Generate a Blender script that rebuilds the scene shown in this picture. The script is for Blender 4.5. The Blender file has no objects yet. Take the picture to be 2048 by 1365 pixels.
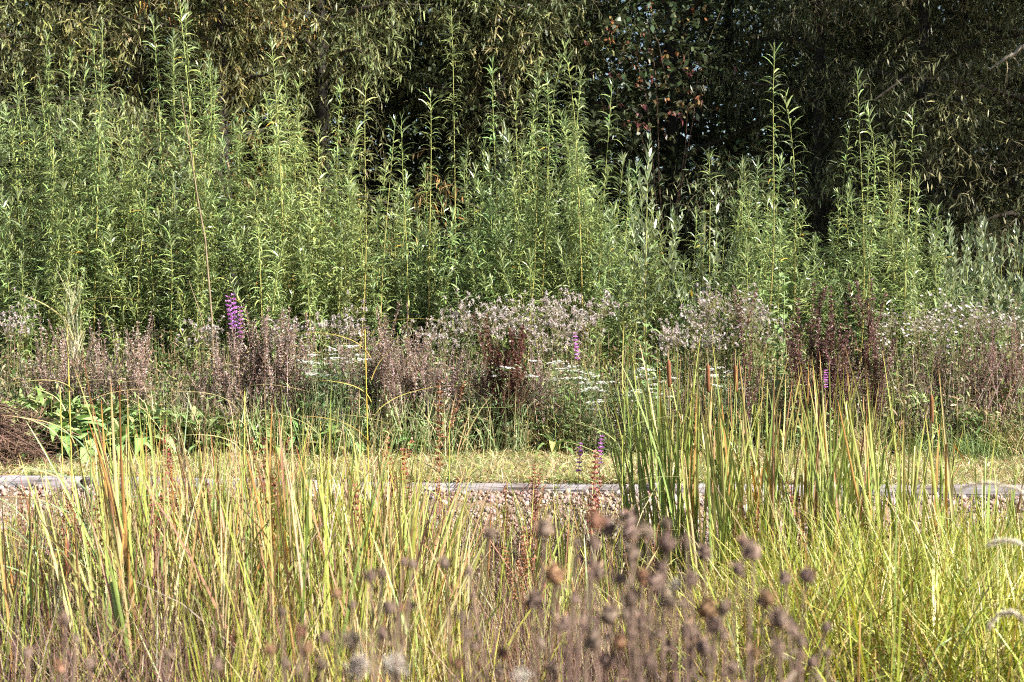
import bpy, math
import numpy as np
from mathutils import Vector, Euler

sc = bpy.context.scene
COL = sc.collection
rng = np.random.default_rng(11)
R = math.radians

# ------------------------------------------------------------------ camera, sky, sun, exposure
CAM_H, FPX, HORIZ = 1.6, 2844.0, 558.0          # eye height, focal length in photo pixels, horizon row of the photo
cd = bpy.data.cameras.new('camera'); cam = bpy.data.objects.new('camera', cd); COL.objects.link(cam)
cam.location = (0, 0, CAM_H); cam.rotation_euler = (R(90 - 2.5), 0, 0)
cd.sensor_width = 36; cd.lens = 50; cd.clip_start = 0.05; cd.clip_end = 2000
cd.dof.use_dof = True; cd.dof.focus_distance = 11.0; cd.dof.aperture_fstop = 4.8
sc.camera = cam
SUN = Vector((0.77, -0.44, 0.74)).normalized()
w = bpy.data.worlds.new('World'); sc.world = w; w.use_nodes = True
nt = w.node_tree; bg = nt.nodes['Background']
sky = nt.nodes.new('ShaderNodeTexSky'); sky.sky_type = 'NISHITA'; sky.sun_disc = False
sky.sun_elevation = math.asin(SUN.z); sky.sun_rotation = math.atan2(SUN.x, SUN.y)
nt.links.new(sky.outputs[0], bg.inputs[0]); bg.inputs[1].default_value = 0.05
sl = bpy.data.lights.new('sun', 'SUN'); sl.energy = 5.0; sl.angle = R(0.53); sl.color = (1.0, 0.965, 0.91)
so = bpy.data.objects.new('sun', sl); COL.objects.link(so); so.rotation_euler = SUN.to_track_quat('Z', 'Y').to_euler()
so.location = (30, -10, 30)
vs = sc.view_settings; vs.view_transform = 'Standard'; vs.look = 'None'; vs.gamma = 1; vs.use_curve_mapping = False
vs.exposure = 1.86
cy = sc.cycles; cy.max_bounces = 3; cy.diffuse_bounces = 2; cy.glossy_bounces = 1; cy.transmission_bounces = 2
cy.use_adaptive_sampling = True; cy.adaptive_threshold = 0.04; w.cycles.sampling_method = 'NONE'; cy.use_light_tree = False
cy.use_denoising = False; cy.pixel_filter_type = 'BLACKMAN_HARRIS'; cy.filter_width = 1.1
cy.caustics_reflective = False; cy.caustics_refractive = False

# ------------------------------------------------------------------ helpers
def xat(px, d): return (px - 1024.0) / FPX * d
def zat(py, d): return CAM_H - (py - HORIZ) / FPX * d
def yt(x): return 11.13 - 0.075 * np.asarray(x, float)       # line of the timber edging
def nrm(v): return v / np.maximum(np.linalg.norm(v, axis=-1, keepdims=True), 1e-9)
def U(a, b, n=None): return rng.uniform(a, b, n)
def pick(pal, n, jit=0.15, p=None):
    pal = np.array(pal, float); i = rng.choice(len(pal), n, p=p)
    return np.clip(pal[i] * (1 + rng.normal(0, jit, (n, 1))) * (1 + rng.normal(0, jit * .35, (n, 3))), 0.004, 0.95)

class Geo:
    def __init__(s): s.V, s.Q, s.C, s.n = [], [], [], 0
    def add(s, V, Q, C):
        s.V.append(V); s.Q.append(Q + s.n); s.C.append(C); s.n += len(V); return s
    def mesh(s, name, mat, smooth=False):
        V = np.concatenate(s.V); Q = np.concatenate(s.Q); C = np.concatenate(s.C); k = Q.shape[1]
        m = bpy.data.meshes.new(name)
        m.vertices.add(len(V)); m.vertices.foreach_set('co', V.astype(np.float32).ravel())
        m.loops.add(Q.size); m.loops.foreach_set('vertex_index', Q.astype(np.int32).ravel())
        m.polygons.add(len(Q)); m.polygons.foreach_set('loop_start', np.arange(0, Q.size, k, dtype=np.int32))
        m.polygons.foreach_set('loop_total', np.full(len(Q), k, np.int32))
        if smooth: m.polygons.foreach_set('use_smooth', np.ones(len(Q), bool))
        a = m.attributes.new('Col', 'FLOAT_COLOR', 'POINT')
        a.data.foreach_set('color', np.concatenate([C, np.ones((len(C), 1))], 1).astype(np.float32).ravel())
        m.update(calc_edges=True); m.materials.append(mat); return m

LEAF = {2: [.35, 1, .06], 3: [.3, 1, .8, .05], 4: [.3, .9, 1, .65, .05]}
GRASS = {2: [.9, .8, .08], 3: [.9, 1, .7, .06], 4: [.9, 1, .9, .6, .06], 5: [.9, 1, 1, .85, .55, .05]}
def arr(a, N): return np.broadcast_to(np.asarray(a, float), (N,)) if np.ndim(a) < 2 else a
def ribbons(g, P, D, L, W, C, S=3, droop=0.0, prof=None, side=None, fold=None):
    N = len(P); L = arr(L, N); W = arr(W, N); droop = arr(droop, N); D = nrm(D)
    prof = np.array(prof if prof is not None else LEAF[S])
    pts = np.zeros((N, S + 1, 3)); pts[:, 0] = P
    gz = np.zeros((N, 3)); gz[:, 2] = -1
    for k in range(1, S + 1):
        f = droop * ((k - .5) / S) ** 1.3
        if fold is not None: f = f + np.where((k - 1) / S >= fold, 2.2, 0)
        pts[:, k] = pts[:, k - 1] + nrm(D + gz * f[:, None]) * (L / S)[:, None]
    if side is None:
        side = np.cross(D, np.array([0, 0, 1.0]) + rng.normal(0, .35, (N, 3)))
    side = nrm(side)[:, None] * (W[:, None] * prof)[..., None] * .5
    V = np.stack([pts - side, pts + side], 2).reshape(-1, 3)
    b = (np.arange(N) * (S + 1) * 2)[:, None] + np.arange(S) * 2
    Q = np.stack([b, b + 1, b + 3, b + 2], -1).reshape(-1, 4)
    if C.ndim == 2: C = np.repeat(C[:, None], S + 1, 1)
    g.add(V, Q, np.repeat(C, 2, 1).reshape(-1, 3)); return pts
def tubes(g, paths, rad, C, n=4):
    N, K, _ = paths.shape; rad = np.broadcast_to(rad, (N, K))
    T = nrm(np.gradient(paths, axis=1)); ref = np.where(np.abs(T[..., 2:3]) > .9, np.array([1., 0, 0]), np.array([0, 0, 1.]))
    u = nrm(np.cross(T, ref)); v = np.cross(T, u)
    a = np.arange(n) * 2 * np.pi / n
    V = paths[:, :, None] + rad[..., None, None] * (np.cos(a)[:, None] * u[:, :, None] + np.sin(a)[:, None] * v[:, :, None])
    idx = np.arange(N * K * n).reshape(N, K, n)
    A = idx[:, :-1]; B = idx[:, 1:]
    Q = np.stack([A, np.roll(A, -1, 2), np.roll(B, -1, 2), B], -1).reshape(-1, 4)
    if C.ndim == 1: C = np.broadcast_to(C, (N, 3))
    if C.ndim == 2: C = np.repeat(C[:, None], K, 1)
    g.add(V.reshape(-1, 3), Q, np.repeat(C[:, :, None], n, 2).reshape(-1, 3))
def lathe(g, prof, C, n=8, at=(0, 0, 0), rough=0.0):
    K = len(prof); a = np.arange(n) * 2 * np.pi / n; p = np.array(prof)
    r = p[:, 0][:, None] * (1 + rng.normal(0, rough, (K, n)))
    V = np.stack([r * np.cos(a), r * np.sin(a), np.repeat(p[:, 1][:, None], n, 1)], -1) + np.array(at)
    i = np.arange(K * n).reshape(K, n); A = i[:-1]; B = i[1:]
    Q = np.stack([A, np.roll(A, -1, 1), np.roll(B, -1, 1), B], -1).reshape(-1, 4)
    C = np.repeat(np.array(C, float)[:, None], n, 1).reshape(-1, 3) if np.ndim(C) == 2 else np.broadcast_to(np.array(C, float), (K * n, 3)) * (1 + rng.normal(0, .15, (K * n, 1)))
    g.add(V.reshape(-1, 3), Q, np.clip(C, .003, .95))
def box(g, x0, x1, y0, y1, z0, z1, C=(.3, .3, .3)):
    V = np.array([[x, y, z] for z in (z0, z1) for y in (y0, y1) for x in (x0, x1)], float)
    Q = np.array([[0, 2, 3, 1], [4, 5, 7, 6], [0, 1, 5, 4], [2, 6, 7, 3], [0, 4, 6, 2], [1, 3, 7, 5]])
    g.add(V, Q, np.broadcast_to(np.array(C, float), (8, 3)))

def ob(name, mesh, parent=None, loc=(0, 0, 0), rot=(0, 0, 0), scale=(1, 1, 1), color=None):
    o = bpy.data.objects.new(name, mesh); COL.objects.link(o); o.parent = parent
    o.location = loc; o.rotation_euler = rot; o.scale = scale
    if color is not None: o.color = (color[0], color[1], color[2], 1)
    return o
def tag(o, label=None, cat=None, group=None, kind=None):
    for k, v in (('label', label), ('category', cat), ('group', group), ('kind', kind)):
        if v: o[k] = v
    return o
def thing(name, label, cat, loc, group=None, rz=0.0, rot=None, scale=1.0):
    o = bpy.data.objects.new(name, None); COL.objects.link(o); o.empty_display_size = .05
    o.location = loc; o.rotation_euler = rot if rot is not None else (0, 0, rz); o.scale = (scale,) * 3
    return tag(o, label, cat, group)

# ------------------------------------------------------------------ materials
def new_mat(name):
    m = bpy.data.materials.new(name); m.use_nodes = True; t = m.node_tree
    return m, t.nodes, t.links, t.nodes['Principled BSDF'], t.nodes['Material Output']
def plant_mat(name, trans=.35, rough=.5, spec=.35, under=None, noise=0.25, nscale=30.0):
    m, N, Lk, P, out = new_mat(name)
    at = N.new('ShaderNodeAttribute'); at.attribute_name = 'Col'
    oi = N.new('ShaderNodeObjectInfo')
    mu = N.new('ShaderNodeMix'); mu.data_type = 'RGBA'; mu.blend_type = 'MULTIPLY'; mu.inputs[0].default_value = 1
    Lk.new(at.outputs['Color'], mu.inputs[6]); Lk.new(oi.outputs['Color'], mu.inputs[7])
    c = mu.outputs[2]
    if under:
        ge = N.new('ShaderNodeNewGeometry'); mx = N.new('ShaderNodeMix'); mx.data_type = 'RGBA'
        sc_ = N.new('ShaderNodeMath'); sc_.operation = 'MULTIPLY'; sc_.inputs[1].default_value = under[3]
        Lk.new(ge.outputs['Backfacing'], sc_.inputs[0]); Lk.new(sc_.outputs[0], mx.inputs[0])
        Lk.new(c, mx.inputs[6]); mx.inputs[7].default_value = (*under[:3], 1); c = mx.outputs[2]
    tc = N.new('ShaderNodeTexCoord'); nz = N.new('ShaderNodeTexNoise'); nz.inputs['Scale'].default_value = nscale; nz.inputs['Detail'].default_value = 2
    Lk.new(tc.outputs['Object'], nz.inputs['Vector'])
    mr = N.new('ShaderNodeMapRange'); mr.inputs[3].default_value = 1 - noise * 1.6; mr.inputs[4].default_value = 1 + noise * 1.6
    Lk.new(nz.outputs[0], mr.inputs[0])
    hs = N.new('ShaderNodeHueSaturation'); Lk.new(c, hs.inputs['Color']); Lk.new(mr.outputs[0], hs.inputs['Value'])
    hr = N.new('ShaderNodeMapRange'); hr.inputs[3].default_value = .485; hr.inputs[4].default_value = .512
    Lk.new(oi.outputs['Random'], hr.inputs[0]); Lk.new(hr.outputs[0], hs.inputs['Hue'])
    c = hs.outputs[0]
    Lk.new(c, P.inputs['Base Color']); P.inputs['Roughness'].default_value = rough; P.inputs['Specular IOR Level'].default_value = spec
    if trans > 0:
        tr = N.new('ShaderNodeBsdfTranslucent'); ms = N.new('ShaderNodeMixShader'); ms.inputs[0].default_value = trans
        h2 = N.new('ShaderNodeHueSaturation'); h2.inputs['Saturation'].default_value = 1.15; h2.inputs['Value'].default_value = 1.25
        Lk.new(c, h2.inputs['Color']); Lk.new(h2.outputs[0], tr.inputs['Color'])
        Lk.new(P.outputs[0], ms.inputs[1]); Lk.new(tr.outputs[0], ms.inputs[2]); Lk.new(ms.outputs[0], out.inputs['Surface'])
    return m
M_WILLOW = plant_mat('willow_leaf', .18, .36, .5, under=(.25, .29, .19, .5))
M_TREE = plant_mat('tree_leaf', .15, .45, .25, under=(.12, .14, .08, .5))
M_GRASS = plant_mat('grass_blade', .22, .45, .4)
M_CAT = plant_mat('cattail_blade', .18, .38, .45, nscale=9, noise=.3)
M_HERB = plant_mat('herb_leaf', .2, .6, .2, noise=.35, nscale=22)
M_DRY = plant_mat('dry_plant', .15, .8, .1, noise=.3)
M_STEM = plant_mat('green_stem', 0, .5, .3)
M_PETAL = plant_mat('petal', .35, .7, .1, noise=.1)
M_PLUME = plant_mat('plume_bristle', .5, .8, .05, noise=.1)
M_BARK = plant_mat('bark', 0, .9, .1, noise=.45, nscale=14)
M_STONE = plant_mat('pebble_stone', 0, .75, .25, noise=.2, nscale=60)

def ground_mat():
    m, N, Lk, P, out = new_mat('soil'); tc = N.new('ShaderNodeTexCoord')
    n1 = N.new('ShaderNodeTexNoise'); n1.inputs['Scale'].default_value = 3.2; n1.inputs['Detail'].default_value = 8
    n2 = N.new('ShaderNodeTexNoise'); n2.inputs['Scale'].default_value = 55; n2.inputs['Detail'].default_value = 5
    Lk.new(tc.outputs['Object'], n1.inputs[0]); Lk.new(tc.outputs['Object'], n2.inputs[0])
    cr = N.new('ShaderNodeValToRGB'); e = cr.color_ramp.elements
    e[0].position, e[0].color = .3, (.045, .03, .02, 1); e[1].position, e[1].color = .7, (.14, .10, .06, 1)
    x = e.new(.5); x.color = (.085, .062, .035, 1)
    ad = N.new('ShaderNodeMath'); ad.operation = 'MULTIPLY_ADD'; ad.inputs[1].default_value = .5
    Lk.new(n2.outputs[0], ad.inputs[0]); h = N.new('ShaderNodeMath'); h.operation = 'MULTIPLY'; h.inputs[1].default_value = .5
    Lk.new(n1.outputs[0], h.inputs[0]); Lk.new(h.outputs[0], ad.inputs[2]); Lk.new(ad.outputs[0], cr.inputs[0])
    at = N.new('ShaderNodeAttribute'); at.attribute_name = 'Col'
    mx = N.new('ShaderNodeMix'); mx.data_type = 'RGBA'; mx.blend_type = 'MULTIPLY'; mx.inputs[0].default_value = 1
    Lk.new(cr.outputs[0], mx.inputs[6]); Lk.new(at.outputs['Color'], mx.inputs[7])
    Lk.new(mx.outputs[2], P.inputs['Base Color']); P.inputs['Roughness'].default_value = .95
    b = N.new('ShaderNodeBump'); b.inputs['Strength'].default_value = .8; b.inputs['Distance'].default_value = .03
    Lk.new(n2.outputs[0], b.inputs['Height']); Lk.new(b.outputs[0], P.inputs['Normal']); return m
def wood_mat():
    m, N, Lk, P, out = new_mat('weathered_timber'); tc = N.new('ShaderNodeTexCoord'); oi = N.new('ShaderNodeObjectInfo')
    mp = N.new('ShaderNodeMapping'); mp.inputs['Scale'].default_value = (2.2, 26, 26); Lk.new(tc.outputs['Object'], mp.inputs[0])
    ad = N.new('ShaderNodeVectorMath'); Lk.new(mp.outputs[0], ad.inputs[0])
    cm = N.new('ShaderNodeCombineXYZ'); ml = N.new('ShaderNodeMath'); ml.operation = 'MULTIPLY'; ml.inputs[1].default_value = 40
    Lk.new(oi.outputs['Random'], ml.inputs[0]); Lk.new(ml.outputs[0], cm.inputs[0]); Lk.new(cm.outputs[0], ad.inputs[1])
    n1 = N.new('ShaderNodeTexNoise'); n1.inputs['Scale'].default_value = 1.6; n1.inputs['Detail'].default_value = 9; n1.inputs['Distortion'].default_value = .6
    Lk.new(ad.outputs[0], n1.inputs[0])
    n2 = N.new('ShaderNodeTexNoise'); n2.inputs['Scale'].default_value = 2.5; n2.inputs['Detail'].default_value = 4; Lk.new(tc.outputs['Object'], n2.inputs[0])
    cr = N.new('ShaderNodeValToRGB'); e = cr.color_ramp.elements
    e[0].position, e[0].color = .3, (.11, .09, .08, 1); e[1].position, e[1].color = .75, (.36, .33, .325, 1)
    x = e.new(.42); x.color = (.23, .205, .20, 1); x = e.new(.58); x.color = (.29, .265, .26, 1)
    Lk.new(n1.outputs[0], cr.inputs[0])
    mx = N.new('ShaderNodeMix'); mx.data_type = 'RGBA'; mx.blend_type = 'MULTIPLY'
    mr = N.new('ShaderNodeMapRange'); mr.inputs[1].default_value = .45; mr.inputs[2].default_value = .75; Lk.new(n2.outputs[0], mr.inputs[0])
    Lk.new(mr.outputs[0], mx.inputs[0]); Lk.new(cr.outputs[0], mx.inputs[6]); mx.inputs[7].default_value = (.72, .58, .46, 1)
    mc = N.new('ShaderNodeMapping'); mc.inputs['Scale'].default_value = (1.1, 55, 55); Lk.new(tc.outputs['Object'], mc.inputs[0])
    a2 = N.new('ShaderNodeVectorMath'); Lk.new(mc.outputs[0], a2.inputs[0]); Lk.new(cm.outputs[0], a2.inputs[1])
    n3 = N.new('ShaderNodeTexNoise'); n3.inputs['Scale'].default_value = 1.0; n3.inputs['Detail'].default_value = 3; n3.inputs['Distortion'].default_value = 1.2; Lk.new(a2.outputs[0], n3.inputs[0])
    ck = N.new('ShaderNodeMapRange'); ck.inputs[1].default_value = .56; ck.inputs[2].default_value = .66; Lk.new(n3.outputs[0], ck.inputs[0])
    m3 = N.new('ShaderNodeMix'); m3.data_type = 'RGBA'; Lk.new(ck.outputs[0], m3.inputs[0]); Lk.new(mx.outputs[2], m3.inputs[6]); m3.inputs[7].default_value = (.05, .04, .035, 1)
    m2 = N.new('ShaderNodeMix'); m2.data_type = 'RGBA'; m2.blend_type = 'MULTIPLY'; m2.inputs[0].default_value = 1
    Lk.new(m3.outputs[2], m2.inputs[6]); Lk.new(oi.outputs['Color'], m2.inputs[7])
    Lk.new(m2.outputs[2], P.inputs['Base Color']); P.inputs['Roughness'].default_value = .85
    b = N.new('ShaderNodeBump'); b.inputs['Strength'].default_value = .7; b.inputs['Distance'].default_value = .008
    Lk.new(n1.outputs[0], b.inputs['Height']); Lk.new(b.outputs[0], P.inputs['Normal']); return m
def water_mat():
    m, N, Lk, P, out = new_mat('pond_water'); P.inputs['Base Color'].default_value = (.012, .012, .010, 1)
    P.inputs['Roughness'].default_value = .04; P.inputs['IOR'].default_value = 1.33
    n = N.new('ShaderNodeTexNoise'); n.inputs['Scale'].default_value = 9; b = N.new('ShaderNodeBump'); b.inputs['Strength'].default_value = .12; b.inputs['Distance'].default_value = .02
    Lk.new(n.outputs[0], b.inputs['Height']); Lk.new(b.outputs[0], P.inputs['Normal']); return m
M_SOIL, M_WOOD, M_WATER = ground_mat(), wood_mat(), water_mat()

# ------------------------------------------------------------------ ground, water, timber edging, gravel, grass verge
def zs(x, s):
    z = np.interp(s, [-9.5, -8.2, -6.6, -5.5, -2.6, -1.75, -.4, -.06, -.055, 0], [0, 0, -.3, -.56, -.56, -.40, -.13, -.065, -.065, 0])
    wob = .03 * np.sin(x * 2.1 + s * 1.3) + .02 * np.sin(x * 5.3 - s * 3.1)
    return z + np.where(s < -.3, wob, np.where(s > .3, wob * .5, 0))
def gz(x, y): return zs(np.asarray(x, float), np.asarray(y, float) - yt(x))
xs = np.concatenate([[-600, -250, -100, -50, -25, -15], np.linspace(-10, 10, 101), [15, 25, 50, 100, 250, 600]])
ss = np.concatenate([[-600, -200, -80, -40, -20], np.arange(-12, -.3, .15), [-.3, -.2, -.1, -.06, -.003, .05, .2, .4], np.arange(.6, 12, .3), [15, 20, 30, 50, 100, 300, 900]])
X, Sg = np.meshgrid(xs, ss); Y = Sg + 11.13 - .075 * np.clip(X, -10, 10)
Zg = np.where(np.abs(X) <= 10, zs(X, Sg), np.where(Sg < -.03, -.3, 0))
Zg = np.where(Sg == -.003, 0, Zg); i = np.arange(X.size).reshape(X.shape)
GC = np.ones(X.shape + (3,)); GC[(Sg > -1.75) & (Sg < -.02)] = (1.9, 1.75, 1.8); GC[(Sg >= -.003) & (Sg < 2.0)] = (2.6, 2.9, 2.4)
g = Geo(); g.add(np.stack([X, Y, Zg], -1).reshape(-1, 3), np.stack([i[:-1, :-1], i[:-1, 1:], i[1:, 1:], i[1:, :-1]], -1).reshape(-1, 4), GC.reshape(-1, 3))
tag(ob('ground', g.mesh('ground', M_SOIL)), kind='structure')
g = Geo(); xw = np.array([-9., 9.]); V = np.array([[x, yt(x) + s, -.45] for s in (-6.3, -1.9) for x in xw])
g.add(V, np.array([[0, 1, 3, 2]]), np.full((4, 3), .02)); tag(ob('water', g.mesh('water', M_WATER)), kind='structure')

ang = math.atan(-.075)
edge = thing('timber_edging', 'weathered grey timber edging between the gravel slope and the grass verge', 'edging', (0, float(yt(0)), 0))
def plank_mesh(L, H, T):
    g = Geo(); K = 15; xx = np.linspace(0, L, K); V = []
    b = .003
    sec = [(-T / 2 + b, -H), (-T / 2, -H + b), (-T / 2, -b * 1.3), (-T / 2 + b * 1.3, 0), (T / 2 - b, 0), (T / 2, -b), (T / 2, -H)]
    n = len(sec)
    for k, x in enumerate(xx):
        for (yy, zz) in sec: V.append((x, yy + rng.normal(0, .0018), zz + rng.normal(0, .0018)))
    i = np.arange(K * n).reshape(K, n); A, B = i[:-1], i[1:]
    Q = np.stack([A, B, np.roll(B, -1, 1), np.roll(A, -1, 1)], -1).reshape(-1, 4)
    g.add(np.array(V), Q, np.full((len(V), 3), .3))
    return g, i
def plank(x0, x1, ztop, H, T, off, tint):
    g, i = plank_mesh(x1 - x0, H, T); m = g.mesh('plank', M_WOOD)
    import bmesh
    bm = bmesh.new(); bm.from_mesh(m); bm.verts.ensure_lookup_table()
    for r in (i[0], i[-1][::-1]): bm.faces.new([bm.verts[int(k)] for k in r])
    bm.normal_update(); bmesh.ops.recalc_face_normals(bm, faces=bm.faces); bm.to_mesh(m); bm.free()
    c = math.cos(ang)
    return ob('plank', m, edge, (x0, -.075 * x0 + off, ztop), (rng.normal(0, .05), rng.normal(0, .006), ang + rng.normal(0, .004)), (1 / c, 1, 1), tint)
xx = -6.4
while xx < 6.4:
    l = U(1.3, 2.4); k = U(.75, 1.15); plank(xx, xx + l - U(.008, .03), .018 + rng.normal(0, .009), .118, .07, -.04 + rng.normal(0, .008), (k, k, 1.03 * k)); xx += l
xx = -7.1
while xx < 6.4:
    l = U(2.0, 2.5); plank(xx, xx + l - .008, -.090, .10, .07, -.046 + rng.normal(0, .003), (.95, .82, .70)); xx += l

ico = []
t = (1 + 5 ** .5) / 2
ICOV = nrm(np.array([[-1, t, 0], [1, t, 0], [-1, -t, 0], [1, -t, 0], [0, -1, t], [0, 1, t], [0, -1, -t], [0, 1, -t], [t, 0, -1], [t, 0, 1], [-t, 0, -1], [-t, 0, 1]], float))
ICOF = np.array([[0, 11, 5], [0, 5, 1], [0, 1, 7], [0, 7, 10], [0, 10, 11], [1, 5, 9], [5, 11, 4], [11, 10, 2], [10, 7, 6], [7, 1, 8], [3, 9, 4], [3, 4, 2], [3, 2, 6], [3, 6, 8], [3, 8, 9], [4, 9, 5], [2, 4, 11], [6, 2, 10], [8, 6, 7], [9, 8, 1]])
def pebbles(N, P, r, C):
    q = nrm(rng.normal(0, 1, (N, 4))); a, b, c, d = q.T
    Rm = np.stack([1 - 2 * (c * c + d * d), 2 * (b * c - a * d), 2 * (b * d + a * c), 2 * (b * c + a * d), 1 - 2 * (b * b + d * d), 2 * (c * d - a * b), 2 * (b * d - a * c), 2 * (c * d + a * b), 1 - 2 * (b * b + c * c)], -1).reshape(N, 3, 3)
    sc_ = np.stack([np.ones(N), U(.65, .95, N), U(.45, .8, N)], -1)
    V = ICOV[None] * (1 + rng.normal(0, .12, (N, 12, 1))) * sc_[:, None]
    V = np.einsum('nij,nkj->nki', Rm, V) * r[:, None, None] + P[:, None]
    F = ICOF[None] + (np.arange(N) * 12)[:, None, None]
    return V.reshape(-1, 3), F.reshape(-1, 3), np.repeat(C[:, None], 12, 1).reshape(-1, 3)
N = 26000; x = U(-5.2, 5.2, N); s = -.07 - 1.75 * U(0, 1, N) ** 1.15; r = np.exp(rng.normal(math.log(.011), .5, N))
P = np.stack([x, yt(x) + s, zs(x, s) + r * U(-.1, .8, N)], -1)
C = pick([(.27, .20, .155), (.31, .24, .19), (.21, .145, .11), (.36, .31, .27), (.16, .13, .115), (.28, .19, .14)], N, .16)
g = Geo(); g.add(*pebbles(N, P, r, C))
tag(ob('gravel', g.mesh('gravel', M_STONE, True)), 'pale pinkish gravel sloping from the timber edging into the pond', 'gravel', kind='stuff')

def blades(g, x, y, h, wd, C, lean=.25, droop=.3, S=3, z=None, fold=None):
    N = len(x); z = gz(x, y) - .01 if z is None else z
    D = np.stack([rng.normal(0, lean, N), rng.normal(0, lean, N), np.ones(N)], -1)
    a = U(0, np.pi, N); sd = np.stack([np.cos(a), np.sin(a), np.zeros(N)], -1)
    sd = np.cross(nrm(D), np.cross(sd, nrm(D)))
    return ribbons(g, np.stack([x, y, z], -1), D, h, wd, C, S, droop, GRASS[S], sd, fold)
STRAW = [(.42, .35, .17), (.36, .28, .12), (.50, .43, .24)]
GRN = [(.16, .22, .05), (.22, .27, .07), (.12, .18, .05)]
g = Geo(); N = 36000; x = U(-6.0, 6.0, N); s = .005 + 1.95 * U(0, 1, N)
blades(g, x, yt(x) + s, U(.04, .15, N) * np.where(s < .15, .8, 1), U(.004, .009, N), pick(STRAW + GRN + [(.30, .30, .12), (.26, .16, .09)], N, .2), .8, .9, 2)
n = 7000; cxv = U(-6, 6, 90); x = np.where(U(0, 1, n) < .6, cxv[rng.integers(0, 90, n)] + rng.normal(0, .06, n), U(-6, 6, n)); blades(g, x, yt(x) + U(-.02, .06, n), U(.06, .2, n), U(.004, .008, n), pick(STRAW + GRN + [(.3, .2, .12)], n, .2), .9, U(.4, 2.0, n), 3, z=np.full(n, .0))
tag(ob('grass_verge', g.mesh('grass_verge', M_GRASS)), 'short pale dry grass of the narrow verge behind the timber edging', 'grass', kind='stuff')
# ------------------------------------------------------------------ background trees
def tree_meshes(H, spread, nclump, leaf, pal, low, droopy=True, stick=60):
    """trunk with limbs, and a crown of leafy twigs gathered along the limbs"""
    gt, gc = Geo(), Geo()
    K = 9; t = np.linspace(0, 1, K); bend = rng.normal(0, .25, 2)
    tr = np.stack([bend[0] * np.sin(t * 3), bend[1] * np.sin(t * 2.4), t * H * .92], -1)
    tubes(gt, tr[None], (.13 * (1 - t * .85) + .015)[None], np.array([.03, .026, .022]), 8)
    cl = []
    nl = 20
    for k in range(nl):
        f = low + (1 - low) * (k + U(0, 1)) / nl; b = np.array([np.interp(f, t, tr[:, j]) for j in range(3)])
        a = k * 2.4 + U(-.4, .4); ln = spread * (1.15 - .75 * f) * U(.7, 1.15)
        u = np.linspace(0, 1, 6); out = np.array([math.cos(a), math.sin(a), 0])
        pth = b + out * (u * ln)[:, None] + np.array([0, 0, 1]) * (ln * (.55 * u - (.45 if droopy else .2) * u ** 2))[:, None] + rng.normal(0, .06, (6, 3)) * u[:, None]
        tubes(gt, pth[None], (.05 * (1 - .85 * u) * (1.2 - f * .6) + .006)[None], np.array([.05, .042, .03]), 5)
        for q in range(int(nclump)):
            m = U(.3, 1.05); cl.append(np.array([np.interp(m, u, pth[:, j]) for j in range(3)]) + rng.normal(0, .28, 3))
    for q in range(56):
        f = U(low * .8, .95); a = U(0, 6.28); cl.append(np.array([np.interp(f, t, tr[:, j]) for j in range(3)]) + np.array([math.cos(a), math.sin(a), 0]) * U(.3, .8))
    cl = np.array(cl)
    L, W, per, ntw = leaf
    T = np.repeat(cl, ntw, 0) + rng.normal(0, .21, (len(cl) * ntw, 3)); n = len(T)
    dirn = nrm(np.stack([rng.normal(0, 1, n), rng.normal(0, 1, n), rng.normal(-.25 if droopy else .2, .5, n)], -1)); tl = U(.3, .75, n)
    pts = ribbons(gt, T, dirn, tl, .006, np.broadcast_to(np.array([.12, .10, .05]), (n, 3)), 3, .9 if droopy else .2, [1, .8, .6, .4])
    ccol = np.repeat(pick(pal, len(cl), .22), ntw, 0)
    f = np.repeat(np.tile(np.linspace(.1, 1, per), 1)[None], n, 0) * 3
    k0 = np.minimum(f.astype(int), 2); fr = f - k0
    ii = np.arange(n)[:, None]
    B = pts[ii, k0] * (1 - fr[..., None]) + pts[ii, k0 + 1] * fr[..., None]
    tang = nrm(pts[ii, k0 + 1] - pts[ii, k0])
    sd = rng.normal(0, 1, B.shape); D = nrm(tang * .7 + nrm(np.cross(tang, sd)) * .9 + np.array([0, 0, -.15 if droopy else 0]))
    m = B.reshape(-1, 3)
    C = np.repeat(ccol[:, None], per, 1).reshape(-1, 3) * (1 + rng.normal(0, .18, (len(m), 1)))
    ribbons(gc, m, D.reshape(-1, 3), L * U(.7, 1.25, len(m)), W * U(.8, 1.2, len(m)), np.clip(C, .005, .8), 2, .5, [.3, 1, .07])
    return gt.mesh('trunk', M_BARK), gc.mesh('crown', M_TREE)
OLIVE = [(.20, .205, .08), (.16, .17, .065), (.24, .23, .09), (.10, .115, .045)]
GOLD = [(.18, .17, .055), (.16, .16, .055), (.12, .125, .045), (.20, .17, .05), (.26, .16, .045), (.15, .16, .06)]
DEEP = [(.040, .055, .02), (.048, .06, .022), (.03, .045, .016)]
GREY = [(.17, .175, .075), (.13, .14, .06), (.07, .08, .035), (.22, .205, .09)]
NAR = (.14, .021, 8, 12); NAR2 = (.12, .018, 8, 14); BRD = (.10, .062, 6, 10)
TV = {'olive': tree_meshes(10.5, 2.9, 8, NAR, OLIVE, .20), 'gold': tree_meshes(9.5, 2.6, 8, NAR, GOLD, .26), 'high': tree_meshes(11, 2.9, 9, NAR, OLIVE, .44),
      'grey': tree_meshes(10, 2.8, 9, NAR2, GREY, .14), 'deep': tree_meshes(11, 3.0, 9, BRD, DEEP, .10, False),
      'deep2': tree_meshes(12, 3.2, 11, BRD, DEEP, .05, False)}
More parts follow.
